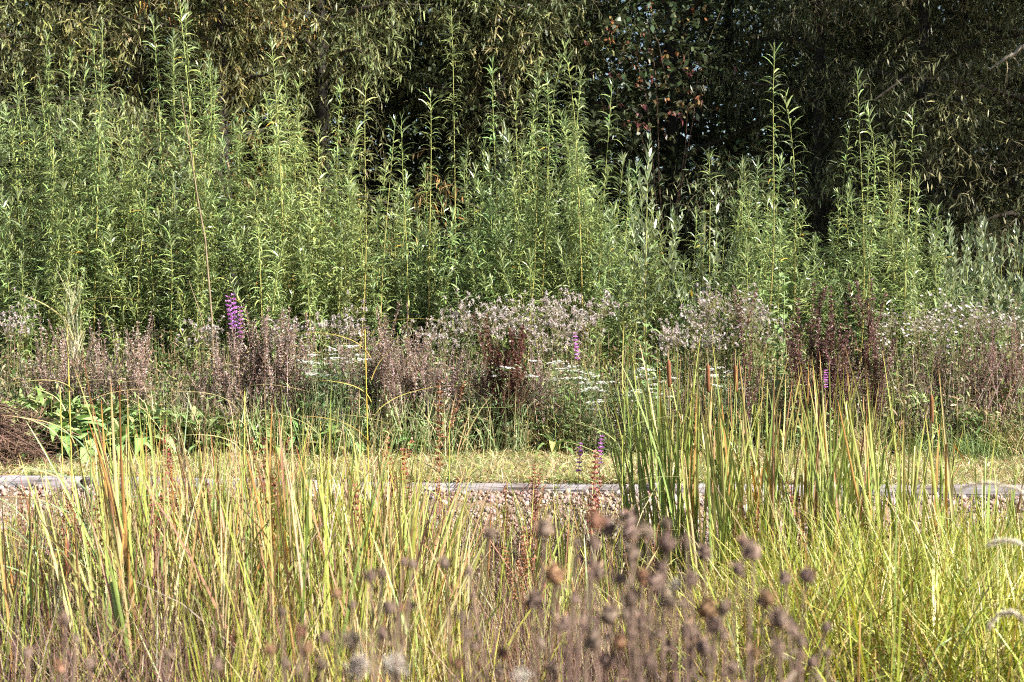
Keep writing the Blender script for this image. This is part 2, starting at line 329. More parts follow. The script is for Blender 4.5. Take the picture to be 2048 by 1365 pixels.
def tree(kind, px, d, label, scale=1.0, rz=None, group='trees of the dark wood edge'):
    x = xat(px, d); rz = U(0, 6.28) if rz is None else rz
    o = thing('tree', label, 'tree', (x, d, 0), group, rz, scale=scale * U(.94, 1.06))
    tm, cm = TV[kind]; ob('trunk', tm, o); ob('crown', cm, o); return o
FRONT = [('olive', -60, 20.6, 'olive leaved willow tree at the very start of the wood edge'),
         ('olive', 210, 21.5, 'olive willow tree with drooping sprays above the densest willow shoots'),
         ('gold', 470, 21.0, 'willow tree turning golden orange above the tall willow shoots'),
         ('high', 670, 22.3, 'yellow green willow tree next to the golden orange one'),
         ('high', 985, 22.6, 'willow tree with overhanging sprays behind the tallest lone shoot'),
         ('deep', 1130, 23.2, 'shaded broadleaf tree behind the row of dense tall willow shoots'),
         ('deep', 1370, 23.0, 'dark broadleaf tree carrying the red and orange creeper'),
         ('grey', 1640, 21.6, 'grey green willow tree with fine foliage over the thin shoots'),
         ('grey', 1850, 20.6, 'grey olive willow tree hanging low over the sallow bushes'),
         ('grey', 2090, 19.8, 'grey olive willow tree with a bare pale branch')]
front = {}
for k, px, d, lab in FRONT: front[px] = tree(k, px, d, lab)
for px, d, w_ in [(-250, 24.5, 'at the outermost start of the wood'), (90, 25.2, 'behind the first two olive willow trees'), (350, 24.6, 'behind the gap beside the golden orange tree'), (590, 25.4, 'between the two yellowing willow trees'), (800, 24.9, 'behind the dark gap above the willows'), (1010, 25.6, 'behind the tallest lone shoot'), (1120, 26.8, 'beside the small sky holes'), (1480, 26.2, 'behind the creeper'), (1700, 25.0, 'behind the tall slim shoot'), (1950, 24.2, 'behind the grey olive willow crown'), (2230, 24.0, 'behind the bare branch')]:
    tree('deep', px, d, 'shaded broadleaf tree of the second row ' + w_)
for j in range(11):
    px = -350 + j * 260 + U(-40, 40)
    if abs(px - 1265) < 230: px += 240 if px > 1265 else -240
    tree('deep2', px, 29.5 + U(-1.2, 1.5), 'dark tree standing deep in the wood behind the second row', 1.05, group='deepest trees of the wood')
for k, x_, y_ in [('grey', 9.6, 17.6), ('deep2', 11.8, 19.3), ('deep2', 14.6, 18.2), ('deep2', 12.5, 22.5)]:  # unseen trees extending the wood edge, added to shade the trees in view
    tree(k, x_ / y_ * FPX + 1024, y_, 'unseen shade tree added to the wood edge past the photo border', 1.1, group='added shade trees past the photo border')
# far mass of foliage closing the wood
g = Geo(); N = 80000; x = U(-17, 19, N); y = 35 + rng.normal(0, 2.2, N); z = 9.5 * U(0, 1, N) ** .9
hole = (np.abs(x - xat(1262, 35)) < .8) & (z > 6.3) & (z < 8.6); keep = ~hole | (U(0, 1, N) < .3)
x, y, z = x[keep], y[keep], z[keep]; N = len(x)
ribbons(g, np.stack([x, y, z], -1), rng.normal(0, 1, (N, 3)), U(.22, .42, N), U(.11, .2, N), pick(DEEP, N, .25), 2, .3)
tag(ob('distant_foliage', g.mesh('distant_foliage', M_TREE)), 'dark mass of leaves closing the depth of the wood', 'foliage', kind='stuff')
# bare branch on the tree at the far side
tr = front[2090]; d = 18.9
def wp(px, py, dd): return Vector((xat(px, dd), dd, zat(py, dd)))
pp = [wp(2110, 60, 19.3), wp(2060, 92, d + .1), wp(2030, 100, d), wp(2022, 112, d), wp(2004, 120, d), wp(1990, 131, d), wp(1972, 142, d)]
inv = tr.matrix_basis.inverted(); path = np.array([list(inv @ p) for p in pp])
g = Geo(); tubes(g, path[None], np.array([[.05, .043, .038, .034, .03, .027, .012]]) * .8, np.array([.34, .30, .22]), 7)
for a, b in (((2004, 122), (2006, 190)), ((1990, 133), (1975, 120)), ((2014, 116), (2046, 150))):
    q = np.array([list(inv @ wp(a[0] + (b[0] - a[0]) * f + 3 * math.sin(6 * f), a[1] + (b[1] - a[1]) * f, d)) for f in np.linspace(0, 1, 5)])
    tubes(g, q[None], np.linspace(.012, .004, 5)[None], np.array([.30, .26, .15]), 5)
    n = 16; B = q[-2:].mean(0) + rng.normal(0, .09, (n, 3)); ribbons(g, B, rng.normal(0, .5, (n, 3)) + np.array([0, 0, -.8]), U(.1, .17, n), .014, pick(GREY, n), 3, .3)
ob('branch', g.mesh('branch', M_BARK), tr)['label'] = 'bare pale branch with a few hanging twigs'
# creeper with red and orange leaves
cr = thing('creeper', 'creeper with red and orange autumn leaves climbing the dark broadleaf tree', 'creeper', (xat(1340, 21.6), 21.6, 0))
g, gs = Geo(), Geo(); o0 = np.array(cr.location)
for (cx, cy, sx, sy, n, pal) in [(1262, 95, 25, 22, 16, 0), (1340, 120, 60, 45, 26, 0), (1385, 145, 20, 12, 8, 1), (1360, 208, 28, 8, 14, 0), (1395, 195, 8, 8, 5, 0), (1265, 230, 18, 12, 10, 1), (1290, 50, 80, 25, 18, 0), (1370, 232, 14, 6, 7, 1), (1225, 60, 12, 20, 8, 0), (1300, 160, 70, 60, 16, 1), (1330, 260, 40, 20, 10, 2)]:
    px = rng.normal(cx, sx, n); py = rng.normal(cy, sy, n); dd = 21.2 + rng.normal(0, .3, n)
    P = np.stack([xat(px, dd), dd, zat(py, dd)], -1) - o0
    pl = [[(.22, .11, .035), (.16, .08, .03), (.22, .15, .05), (.11, .11, .04)], [(.11, .045, .035), (.13, .06, .035)], [(.14, .09, .04), (.11, .12, .04)]][pal]
    c = pick(pl, n, .2)
    for q in range(3): ribbons(g, P + rng.normal(0, .02, P.shape), np.stack([rng.normal(0, .6, n), rng.normal(-.5, .4, n), rng.normal(-.9, .4, n)], -1), U(.07, .11, n), U(.03, .045, n), c, 3, .2)
for a in ((1340, 1262, 95), (1345, 1390, 150), (1338, 1290, 50), (1335, 1265, 230), (1342, 1370, 215)):
    f = np.linspace(0, 1, 8); q = np.stack([xat(a[0] + (a[1] - a[0]) * f ** 2, 21.4) + .05 * np.sin(9 * f), np.full(8, 21.4), zat(a[2], 21.4) * f], -1) - o0
    tubes(gs, q[None], np.linspace(.02, .006, 8)[None], np.array([.12, .08, .05]), 5)
ob('stem', gs.mesh('stem', M_BARK), cr); ob('leaves', g.mesh('leaves', M_TREE), cr)

# ------------------------------------------------------------------ willow shoots
def willow(H, leafL, leafW, step, kind='osier', low=.12, nside=3):
    gs, gf = Geo(), Geo(); K = 12; t = np.linspace(0, 1, K)
    lean = rng.normal(0, .035, 2) * H; cv = rng.normal(0, .05, 2)
    ax = np.stack([lean[0] * t ** 1.6 + cv[0] * np.sin(t * 5), lean[1] * t ** 1.6 + cv[1] * np.sin(t * 4.1), t * H], -1)
    if U(0, 1) < .5: ax[-2:, 0] += np.array([.02, .07]) * rng.choice([-1, 1])
    base, top = np.array([.30, .19, .05]), np.array([.24, .28, .08])
    C = base[None] * (1 - t[:, None]) + top[None] * t[:, None]
    tubes(gs, ax[None], (.0095 * (1 - t * .82) + .001)[None] * (H / 4) ** .5, C[None], 5)
    axes = [(ax, low, 1.0, H)]
    for q in range(nside):
        f = U(.08, .62); b = np.array([np.interp(f, t, ax[:, j]) for j in range(3)]); a = U(0, 6.28); ln = U(.35, 1.0)
        u = np.linspace(0, 1, 6); o = np.array([math.cos(a), math.sin(a), 0])
        sp = b + o * (.45 * ln * u ** .8)[:, None] + np.array([0, 0, 1]) * (ln * u)[:, None]
        tubes(gs, sp[None], np.linspace(.005, .0015, 6)[None], top, 4); axes.append((sp, .1, .8, ln))
    for (p, lo, ls, ln) in axes:
        n = max(8, int(ln * (1 - lo) / step)); f = np.sort(lo + (1 - lo) * U(0, 1, n) ** .9)
        u = np.linspace(0, 1, len(p)); B = np.stack([np.interp(f, u, p[:, j]) for j in range(3)], -1)
        a = np.arange(n) * 2.399 + rng.normal(0, .4, n); fromtop = (1 - f) * ln
        if kind == 'osier':
            el = np.interp(fromtop, [0, .12, .4, 1.2], [1.35, .95, .65, .45]) + rng.normal(0, .15, n)
            dr = np.interp(fromtop, [0, .15, .5], [.2, .9, 1.6]) * U(.6, 1.4, n)
        else:
            el = np.interp(fromtop, [0, .12, .4, 1.2], [1.4, 1.15, .95, .8]) + rng.normal(0, .18, n); dr = U(.0, .35, n)
        D = np.stack([np.cos(a) * np.cos(el), np.sin(a) * np.cos(el), np.sin(el)], -1)
        sz = np.interp(fromtop, [0, .1, .35, 2.2, 4], [.45, .8, 1, .85, .6]) * U(.75, 1.2, n) * ls
        if kind == 'osier': pal = [(.155, .205, .075), (.18, .23, .09), (.125, .17, .055), (.20, .24, .085)]
        else: pal = [(.17, .20, .11), (.14, .17, .085), (.20, .23, .14)]
        c = pick(pal, n, .14); yl = U(0, 1, n) < .005; c[yl] = (.42, .27, .05)
        ribbons(gf, B, D, leafL * sz, leafW * np.sqrt(sz), c, 4, dr)
    return gs.mesh('stem', M_STEM), gf.mesh('foliage', M_WILLOW)
WV = [(h, willow(h, .185, .0155, .0125, nside=int(U(2, 5)))) for h in (3.0, 3.3, 3.6, 3.9, 4.2, 4.5, 4.8, 5.1, 2.4, 2.1, 2.7, 3.1, 4.0, 4.4)]
SV = [(h, willow(h, .125, .028, .03, 'sallow', nside=5)) for h in (2.0, 2.4, 2.8, 3.2)]
SPARSE = [(h, willow(h, .20, .0165, .020, nside=1, low=.3)) for h in (3.2, 3.8, 4.3, 4.9)]
def shoot(px, d, ytop, label, group, kind='osier', tint=(1, 1, 1), lean=None):
    h = zat(ytop, d); vs_ = {'osier': WV, 'sallow': SV, 'sparse': SPARSE}[kind]
    c = sorted(vs_, key=lambda v: abs(math.log(v[0] / h)))[:3]; v = c[int(U(0, len(c)))]
    s = h / v[0]
    l = rng.normal(0, .045, 2) if lean is None else lean
    o = thing('willow_shoot', label, 'willow shoot', (xat(px, d), d, -.02), group, rot=(l[0], l[1], U(0, 6.28)))
    sx = min(1.2, max(.85, s)); o.scale = (sx, sx, s)
    ob('stem', v[1][0], o); ob('foliage', v[1][1], o, color=tint); return o
ENV = np.array([(0, 75), (60, 65), (150, 45), (230, 55), (300, 20), (420, -10), (470, 50), (560, 95), (620, 120), (680, 170), (715, 200), (740, 300), (800, 300), (880, 290), (960, 260), (990, 150), (1100, 125), (1200, 175), (1235, 300), (1300, 310), (1380, 400), (1450, 330), (1480, 300), (1530, 280), (1600, 240), (1650, 300), (1700, 250), (1760, 230), (1820, 270), (1845, 340), (1870, 390), (1950, 420), (2048, 420)], float)
def tint_at(px):
    t = np.interp(px, [0, 300, 480, 560, 680, 760, 900, 1200, 1300, 1500, 1750, 2048], [1.2, 1.25, 1.35, 1.5, 1.5, 1.3, 1.25, 1.25, 1.15, 1.15, 1.25, 1.1])
    yel = np.interp(px, [0, 400, 520, 600, 720, 800, 1600, 1720, 1800], [1.0, 1.02, 1.05, 1.1, 1.08, 1.02, 1.02, 1.06, 1.02])
    j = 1 + rng.normal(0, .10)
    h_ = rng.normal(0, .05)
    return (t * yel * j * (1 + h_), t * j, t * j * (.9 - h_))
PROM = [(910, 15.4, 15, 'sparse', 'tallest lone willow shoot, its tip almost touching the photo top'),
        (865, 15.2, 180, 'sparse', 'sparse willow shoot just before the tallest lone one'),
        (1170, 15.0, 90, 'osier', 'tallest shoot of the dense middle row of willows'),
        (1135, 15.2, 135, 'osier', 'thick leaved willow shoot beside the tallest of the middle row'),
        (1070, 15.1, 112, 'osier', 'willow shoot with drooping leaves in the dense middle row'),
        (1000, 15.4, 125, 'osier', 'first shoot of the dense middle row of willows'),
        (1030, 15.0, 120, 'sparse', 'thin shoot second along the dense middle row of willows'),
        (1205, 15.3, 165, 'sparse', 'last shoot of the dense middle row, tip bent outward'),
        (1512, 15.0, 85, 'sparse', 'tall slim willow shoot rising alone before black shade'),
        (1590, 15.4, 190, 'sparse', 'willow shoot next to the tall slim one before black shade'),
        (1712, 15.2, 145, 'sparse', 'slim willow shoot with upright leaves, taller than its neighbours under the grey tree'),
        (1754, 15.0, 215, 'osier', 'bushy willow shoot beside the slim upright leaved one'),
        (1665, 15.2, 250, 'sparse', 'short willow shoot before the slim upright leaved one'),
        (1815, 15.3, 220, 'sparse', 'willow shoot last in the row under the grey tree'),
        (765, 14.9, 235, 'sparse', 'willow shoot with open leaves against the dark gap'),
        (805, 15.1, 235, 'sparse', 'willow shoot second against the dark gap'),
        (700, 15.1, 150, 'sparse', 'willow shoot rising where the golden willow mass ends'),
        (572, 15.3, 82, 'osier', 'tall willow shoot rising from the yellow green clump'),
        (405, 15.6, 0, 'sparse', 'very tall willow shoot among the dense thicket, tip at the photo edge'),
        (185, 15.6, 60, 'sparse', 'tall willow shoot showing its pale stem above the dense thicket'),
        (1455, 14.9, 300, 'sparse', 'arching willow shoot leaning over the black gap'),
        (1282, 14.9, 262, 'sallow', 'upright pale sallow shoot with broad leaves before the black gap')]
for px, d, yt_, kd, lab in PROM:
    shoot(px, d, yt_, lab, 'willow shoots standing above the thicket', kd, tint_at(px), lean=rng.normal(0, .01, 2))
ZONE = [(60, 'at the start of the wood edge'), (170, 'just before the tall pale stemmed shoot'), (330, 'between pale stem and dead stem'), (450, 'around the leaning dead stem'), (540, 'above the purple spike'), (650, 'in the yellow green clump'), (760, 'where the golden mass ends'), (880, 'beside the dark gap'), (960, 'around the tallest lone shoot'), (1080, 'above the dark red docks'), (1235, 'above the bright purple spike'), (1380, 'below the creeper'), (1500, 'in the hollow before the black shade'), (1620, 'around the tall slim shoot'), (1740, 'above the widest plum clump'), (1880, 'past the plum clumps'), (9999, 'beneath the bare branch')]
n_sh = 0
for j in range(430):
    if j < 272: px = rng.choice([U(-60, 760), U(-60, 760), U(-60, 760), U(740, 1240), U(940, 1230), U(1230, 1520), U(1480, 1880), U(1850, 2110)])
    else: break
    u = U(0, 1) ** 1.25; wh_ = [l for m, l in ZONE if px < m][0]
    lab = ['tall', 'middling', 'short'][min(2, int(u * 3))] + ' green willow shoot crowded in the thicket ' + wh_; grp = 'willow shoots ' + wh_
    top = np.interp(px, ENV[:, 0], ENV[:, 1]) + 12 + u * (480 - np.interp(px, ENV[:, 0], ENV[:, 1])) + U(0, 25)
    d = 16.9 - 2.1 * u + rng.normal(0, .3)
    kd = 'sallow' if (px > 1880 or (1240 < px < 1440 and U(0, 1) < .45) or U(0, 1) < .06) and top > 250 else 'osier'
    shoot(px, d, top, lab, grp, kd, tint_at(px)); n_sh += 1
# thicket mass behind and between the shoots
def mass(name, label, n, pxr, dr_, topf, cat, lo=.0, L=(.09, .18), W=.015, pal=None):
    g = Geo(); px = U(pxr[0], pxr[1], n); d = U(dr_[0], dr_[1], n); zt = CAM_H - (topf(px) - HORIZ) / FPX * d
    # gather the leaves on wand axes so the mass keeps a vertical grain
    nw = int((pxr[1] - pxr[0]) / 3.2); wx = U(pxr[0], pxr[1], nw); wd = U(dr_[0], dr_[1], nw); k = rng.integers(0, nw, n)
    px = wx[k]; d = wd[k]; zt = (CAM_H - (topf(px) - HORIZ) / FPX * d) * U(.55, 1.0, nw)[k]
    z = zt * (lo + (1 - lo) * U(0, 1, n) ** .8)
    a = U(0, 6.28, n); el = U(.1, 1.0, n); rr = .0
    D = np.stack([np.cos(a) * np.cos(el), np.sin(a) * np.cos(el), np.sin(el)], -1)
    t = np.array([tint_at(p) for p in wx])[k]
    ribbons(g, np.stack([xat(px, d) + rng.normal(0, .03, n), d + rng.normal(0, .03, n), z], -1), D, U(*L, n), U(.7, 1.3, n) * W, np.clip(pick(pal or [(.135, .18, .06), (.155, .20, .07), (.11, .15, .05)], n, .18) * t, .01, .7), 3, U(.3, 1.2, n))
    return tag(ob(name, g.mesh(name, M_WILLOW)), label, cat, kind='stuff')
mass('willow_thicket', 'green mass of crowded willow leaves filling the thicket between the shoots', 50000, (-80, 2130), (14.8, 17.5), lambda p: np.interp(p, ENV[:, 0], ENV[:, 1]) + 150, 'thicket')
# dead leaning stem in the thicket
o = thing('dead_stem', 'bare pale dead stem leaning through the dense willow thicket', 'stem', (xat(428, 14.6), 14.6, 0))
g = Geo()
for off in ((0, 0, 1.0), (.06, .02, .45)):
    pts_ = [(430, 880), (424, 640), (412, 480), (398, 400), (385, 310), (374, 240), (366, 185)]
    q = np.array([(xat(a, 14.6) + off[0], 14.6 + off[1], max(-.02, zat(b, 14.6) * (off[2] if b != 880 else 1))) for a, b in pts_]) - np.array(o.location)
    tubes(g, q[None], np.linspace(.012, .004, 7)[None] * off[2] ** .3, np.array([.19, .15, .09]), 6)
ob('stem', g.mesh('stem', M_BARK), o)
# ------------------------------------------------------------------ flower border behind the verge: undergrowth
def band(n, pxr, dr_):
    px = U(pxr[0], pxr[1], n); d = U(dr_[0], dr_[1], n); return px, d, xat(px, d)
MAUVE = [(.34, .262, .225), (.27, .20, .168), (.42, .335, .29), (.22, .17, .13)]
HERB = [(.15, .21, .06), (.19, .245, .08), (.11, .16, .05), (.22, .26, .10)]
g = Geo(); n = 52000
nw = 2900; wpx, wd, wx = band(nw, (-60, 2110), (12.9, 15.2)); wh = U(.45, 1.0, nw) * np.interp(wd, [13, 13.6, 15.2], [.55, .9, 1.15])
k = rng.integers(0, nw, n); z = wh[k] * U(0.03, 1, n) ** .8
P = np.stack([wx[k] + rng.normal(0, .05, n), wd[k] + rng.normal(0, .05, n), z], -1)
a = U(0, 6.28, n); el = U(-.2, 1.1, n); D = np.stack([np.cos(a) * np.cos(el), np.sin(a) * np.cos(el), np.sin(el)], -1)
wc = pick(HERB + [(.18, .17, .07), (.25, .18, .10), (.28, .21, .13)], nw, .2)
ribbons(g, P, D, U(.035, .11, n), U(.010, .028, n), np.clip(wc[k] * (1 + rng.normal(0, .15, (n, 1))), .01, .6), 2, .5)
zz = np.linspace(0, 1, 3); tubes(g, np.stack([wx[:, None] + zz * 0 + rng.normal(0, .03, (nw, 3)) * zz, wd[:, None] + zz * 0, wh[:, None] * zz], -1), np.full((nw, 3), .003), pick([(.18, .2, .07), (.28, .2, .11)], nw, .2), 3)
tag(ob('undergrowth', g.mesh('undergrowth', M_HERB)), 'mixed green weeds and herbs filling the flower border', 'undergrowth', kind='stuff')
# grass tussocks along the border front
g = Geo(); n = 9000
cx = U(-6.3, 6.3, 130); cyy = yt(cx) + U(1.85, 2.7, 130); hh = U(.22, .55, 130); k = rng.integers(0, 130, n)
ctint = pick([(.15, .20, .06), (.19, .23, .08), (.28, .27, .10), (.38, .31, .15), (.34, .24, .13)], 130, .15)
blades(g, cx[k] + rng.normal(0, .09, n), cyy[k] + rng.normal(0, .07, n), hh[k] * U(.5, 1.1, n), U(.004, .008, n), np.clip(ctint[k] * (1 + rng.normal(0, .15, (n, 1))), .01, .7), .35, U(.3, 1.5, n), 4)
n = 2600; px, d, x = band(n, (270, 1060), (12.7, 13.9)); blades(g, x, d, U(.2, .7, n), U(.005, .012, n), pick([(.16, .23, .08), (.22, .27, .11), (.30, .30, .15), (.44, .37, .2), (.40, .30, .17)], n, .18), .25, U(.2, 1.1, n), 4)
tag(ob('border_grass', g.mesh('border_grass', M_GRASS)), 'loose green and straw grass along the front of the flower border', 'grass', kind='stuff')

g = Geo(); n = 2600; px, d, x = band(n, (-40, 700), (12.75, 13.5)); z = np.interp(px, [0, 300, 500, 700], [.5, .42, .3, .2]) * U(0, 1, n) ** .7
a = U(0, 6.28, n); el = rng.normal(.2, .5, n); D = np.stack([np.cos(a) * np.cos(el), np.sin(a) * np.cos(el), np.sin(el)], -1)
ribbons(g, np.stack([x, d, z], -1), D, U(.09, .22, n), U(.025, .06, n), pick([(.14, .21, .06), (.17, .24, .08), (.11, .16, .05), (.20, .26, .10), (.25, .25, .10)], n, .2), 4, U(.2, 1.3, n), [.3, .9, 1, .7, .08])
tag(ob('leafy_undergrowth', g.mesh('leafy_undergrowth', M_HERB)), 'low mass of broad dark green leaves along the border front', 'undergrowth', kind='stuff')
# tangle of thin dry stems with specks of seed running through the whole border
g = Geo(); n = 3600; px, d, x = band(n, (-40, 2090), (13.0, 14.6)); hgt = U(.35, 1.05, n) * np.interp(px, [0, 300, 360, 440, 1100, 1200, 1350, 2048], [.9, .8, .75, 1, 1, .8, .9, 1])
c = pick(MAUVE + [(.30, .24, .16), (.22, .20, .12), (.38, .32, .24)], n, .2)
pts = blades(g, x, d, hgt, np.full(n, .004), c, .22, U(0, .5, n), 4, z=np.zeros(n))
m = 24000; k = rng.integers(0, n, m); f = U(.35, 1, m) * 4; k0 = np.minimum(f.astype(int), 3); fr = (f - k0)[:, None]
B = pts[k, k0] * (1 - fr) + pts[k, k0 + 1] * fr + rng.normal(0, .012, (m, 3))
ribbons(g, B, rng.normal(0, 1, (m, 3)) + np.array([0, 0, .5]), U(.012, .03, m), U(.006, .012, m), np.clip(c[k] * (1 + rng.normal(0, .2, (m, 1))), .02, .7), 2, .2)
tag(ob('dry_stems', g.mesh('dry_stems', M_DRY)), 'tangle of thin dry grey mauve stems running through the whole flower border', 'dry stems', kind='stuff')

# ---- seeded loosestrife, dock and flower spikes
def spike_stalk(H, frac, rad, n, pal, stemc, cap=(.012, .006), nbranch=4, mat=M_DRY, whorl=True, name='stalk'):
    gs, gh = Geo(), Geo(); t = np.linspace(0, 1, 6); ln = rng.normal(0, .04, 2)
    ax = np.stack([ln[0] * t ** 2 + .01 * np.sin(5 * t), ln[1] * t ** 2, t * H], -1)
    tubes(gs, ax[None], np.linspace(.005, .0015, 6)[None], np.array(stemc), 4)
    ax_l = [(ax, 1 - frac, rad, n)]
    for q in range(nbranch):
        f = U(.25, .8); b = np.array([np.interp(f, t, ax[:, j]) for j in range(3)]); a = U(0, 6.28); l = H * U(.18, .38)
        o_ = np.array([math.cos(a), math.sin(a), 0]); u = np.linspace(0, 1, 5)
        p = b + o_ * (l * .38 * u ** .7)[:, None] + np.array([0, 0, 1]) * (l * u)[:, None]
        tubes(gs, p[None], np.linspace(.003, .0012, 5)[None], np.array(stemc), 3); ax_l.append((p, .2, rad * .8, int(n * .3)))
    for p, lo, r_, m in ax_l:
        f = lo + (1 - lo) * U(0, 1, m)
        if whorl: f = np.round(f * 34) / 34 + rng.normal(0, .003, m)
        f = np.clip(f, 0, 1); u = np.linspace(0, 1, len(p)); B = np.stack([np.interp(f, u, p[:, j]) for j in range(3)], -1)
        a = U(0, 6.28, m); tp = np.sqrt(np.clip((1.06 - f) / (1 - lo) * 2.2, .12, 1))
        D = np.stack([np.cos(a), np.sin(a), U(.1, 1.2, m)], -1)
        B = B + D * (np.array([1, 1, 0]) * (r_ * tp * U(.05, .75, m))[:, None])
        ribbons(gh, B, D, cap[0] * U(.7, 1.4, m), cap[1] * U(.7, 1.3, m), pick(pal, m, .25), 2, .0, [.5, 1, .5])
    return H, gs.mesh('stalk', M_DRY), gh.mesh('seed_spike', mat)
MAU = [spike_stalk(U(.95, 1.25), .62, .018, 240, MAUVE, (.26, .16, .11), (.016, .008), 6) for _ in range(7)]
DOCK = [spike_stalk(U(1.0, 1.3), .75, .024, 400, [(.12, .055, .042), (.085, .038, .03), (.17, .09, .065)], (.13, .05, .04), (.017, .012), 4) for _ in range(4)]
PLUM = [spike_stalk(U(1.2, 1.5), .72, .022, 300, [(.115, .06, .05), (.08, .04, .038), (.16, .09, .08), (.26, .18, .16)], (.15, .07, .05), (.018, .011), 5) for _ in range(6)]
RUST = [spike_stalk(U(.9, 1.2), .45, .022, 260, [(.34, .17, .10), (.27, .12, .07), (.40, .23, .15)], (.24, .11, .07), (.014, .010), 1) for _ in range(4)]
PURP = [spike_stalk(U(1.1, 1.3), .22, .022, 150, [(.56, .22, .58), (.48, .17, .52), (.64, .33, .64)], (.26, .17, .12), (.016, .011), 0, M_PETAL) for _ in range(3)]
def clump(name, label, cat, px, d, ytop, V, n, spreadx, group, part='seed_spike', tint=(1, 1, 1), lean=.06, z0=0.0):
    x = xat(px, d); z = float(gz(x, d)) if z0 is None else z0
    o = thing(name, label, cat, (x, d, z), group); h = zat(ytop, d) - z
    for q in range(n):
        v = V[int(U(0, len(V)))]; hh = h * (1 if q == 0 else U(.55, 1.0)); a = U(0, 6.28); r_ = spreadx * math.sqrt(U(0, 1)) * (q > 0)
        j = 1 + rng.normal(0, .08); s = hh / v[0]
        st = ob('stalk', v[1], o, (r_ * math.cos(a), r_ * math.sin(a) * .7, 0), (rng.normal(0, lean), rng.normal(0, lean), U(0, 6.28)), (max(.85, s), max(.85, s), s))
        ob(part, v[2], st, color=(tint[0] * j, tint[1] * j, tint[2] * j))
    return o
LMAU = 'brown mauve loosestrife gone to seed, massed in the border '
for px, yt_, n, wh_ in [(105, 655, 6, 'beside the brush pile'), (150, 650, 6, 'beside the brush pile'), (195, 640, 6, 'beside the brush pile'), (240, 655, 6, 'beside the brush pile'), (275, 640, 5, 'beside the brush pile'),
                   (440, 690, 5, 'below the purple spike'), (475, 650, 6, 'below the purple spike'), (505, 625, 6, 'below the purple spike'), (540, 620, 7, 'below the purple spike'), (575, 630, 6, 'below the purple spike'), (610, 680, 6, 'below the purple spike'), (520, 690, 6, 'below the purple spike'),
                   (715, 680, 6, 'before the yellow reed'), (740, 640, 7, 'before the yellow reed'), (770, 625, 7, 'before the yellow reed'), (800, 635, 7, 'before the yellow reed'), (825, 650, 6, 'before the yellow reed'), (780, 690, 7, 'before the yellow reed'), (735, 730, 6, 'before the yellow reed'), (815, 720, 6, 'before the yellow reed'),
                   (860, 690, 6, 'next to the dark red docks'), (895, 690, 6, 'next to the dark red docks'), (930, 720, 6, 'next to the dark red docks'), (955, 710, 5, 'next to the dark red docks'), (1065, 720, 5, 'next to the dark red docks'), (1050, 760, 5, 'next to the dark red docks'), (1085, 690, 4, 'next to the dark red docks')]:
    dd = U(13.1, 13.7); clump('loosestrife', LMAU + wh_, 'loosestrife', px, dd, yt_, MAU, n + 2, .24, 'seeded loosestrife ' + wh_, lean=.11)
for px, yt_ in [(1905, 700), (1945, 660), (1985, 640), (2020, 650), (2050, 680), (1960, 720), (2030, 740), (1830, 690), (1880, 760)]:
    clump('loosestrife', 'dull mauve seeded loosestrife among pale asters beyond the plum brown clumps', 'loosestrife', px, U(13.3, 13.9), yt_, MAU, 6, .24, 'seeded loosestrife among the pale asters', tint=(.62, .52, .55))
for px, yt_, lab in [(985, 625, 'dark red brown dock stalk, tallest of the pair beside seeded loosestrife'), (1032, 650, 'dark red brown dock stalk, thicker of the pair beside seeded loosestrife'), (1008, 700, 'short dark red dock between the two tall dock stalks')]:
    clump('dock', lab, 'dock', px, 13.0, yt_, DOCK, 4, .05, 'dark red docks', lean=.035)
for px, yt_, n, lab in [(1612, 560, 3, 'plum brown loosestrife clump beside the large leaved plant'), (1632, 590, 3, 'plum brown loosestrife stalks leaning on the first plum clump'), (1668, 575, 5, 'widest plum brown loosestrife clump, middle of the three'), (1690, 600, 4, 'plum brown loosestrife stalks at the side of the widest clump'), (1738, 560, 5, 'tall straight plum brown loosestrife clump, last of the three'), (1755, 590, 4, 'plum brown loosestrife stalks behind the tall straight clump'), (1590, 600, 2, 'thin plum brown loosestrife beside the pale asters'), (1500, 590, 2, 'dark stalked loosestrife inside the pale aster cloud')]:
    clump('loosestrife', lab, 'loosestrife', px, 13.0, yt_, PLUM, n, .07, 'plum brown loosestrife', lean=.035)
for px, d, yt_, n, lab in [(478, 13.4, 590, 3, 'purple loosestrife in flower above the mauve seeded mass'), (1160, 12.95, 663, 1, 'bright purple loosestrife spike in flower beside the white yarrow'), (1195, 9.6, 872, 1, 'lone purple flower spike before the timber edging'), (1150, 9.5, 890, 1, 'short purple flower tip before the timber edging'), (1655, 12.9, 740, 1, 'small purple flower spike low between the plum clumps')]:
    clump('loosestrife', lab, 'loosestrife', px, d, yt_, PURP, n, .05, 'purple flowering loosestrife', 'flower_spike', lean=.02, z0=None)

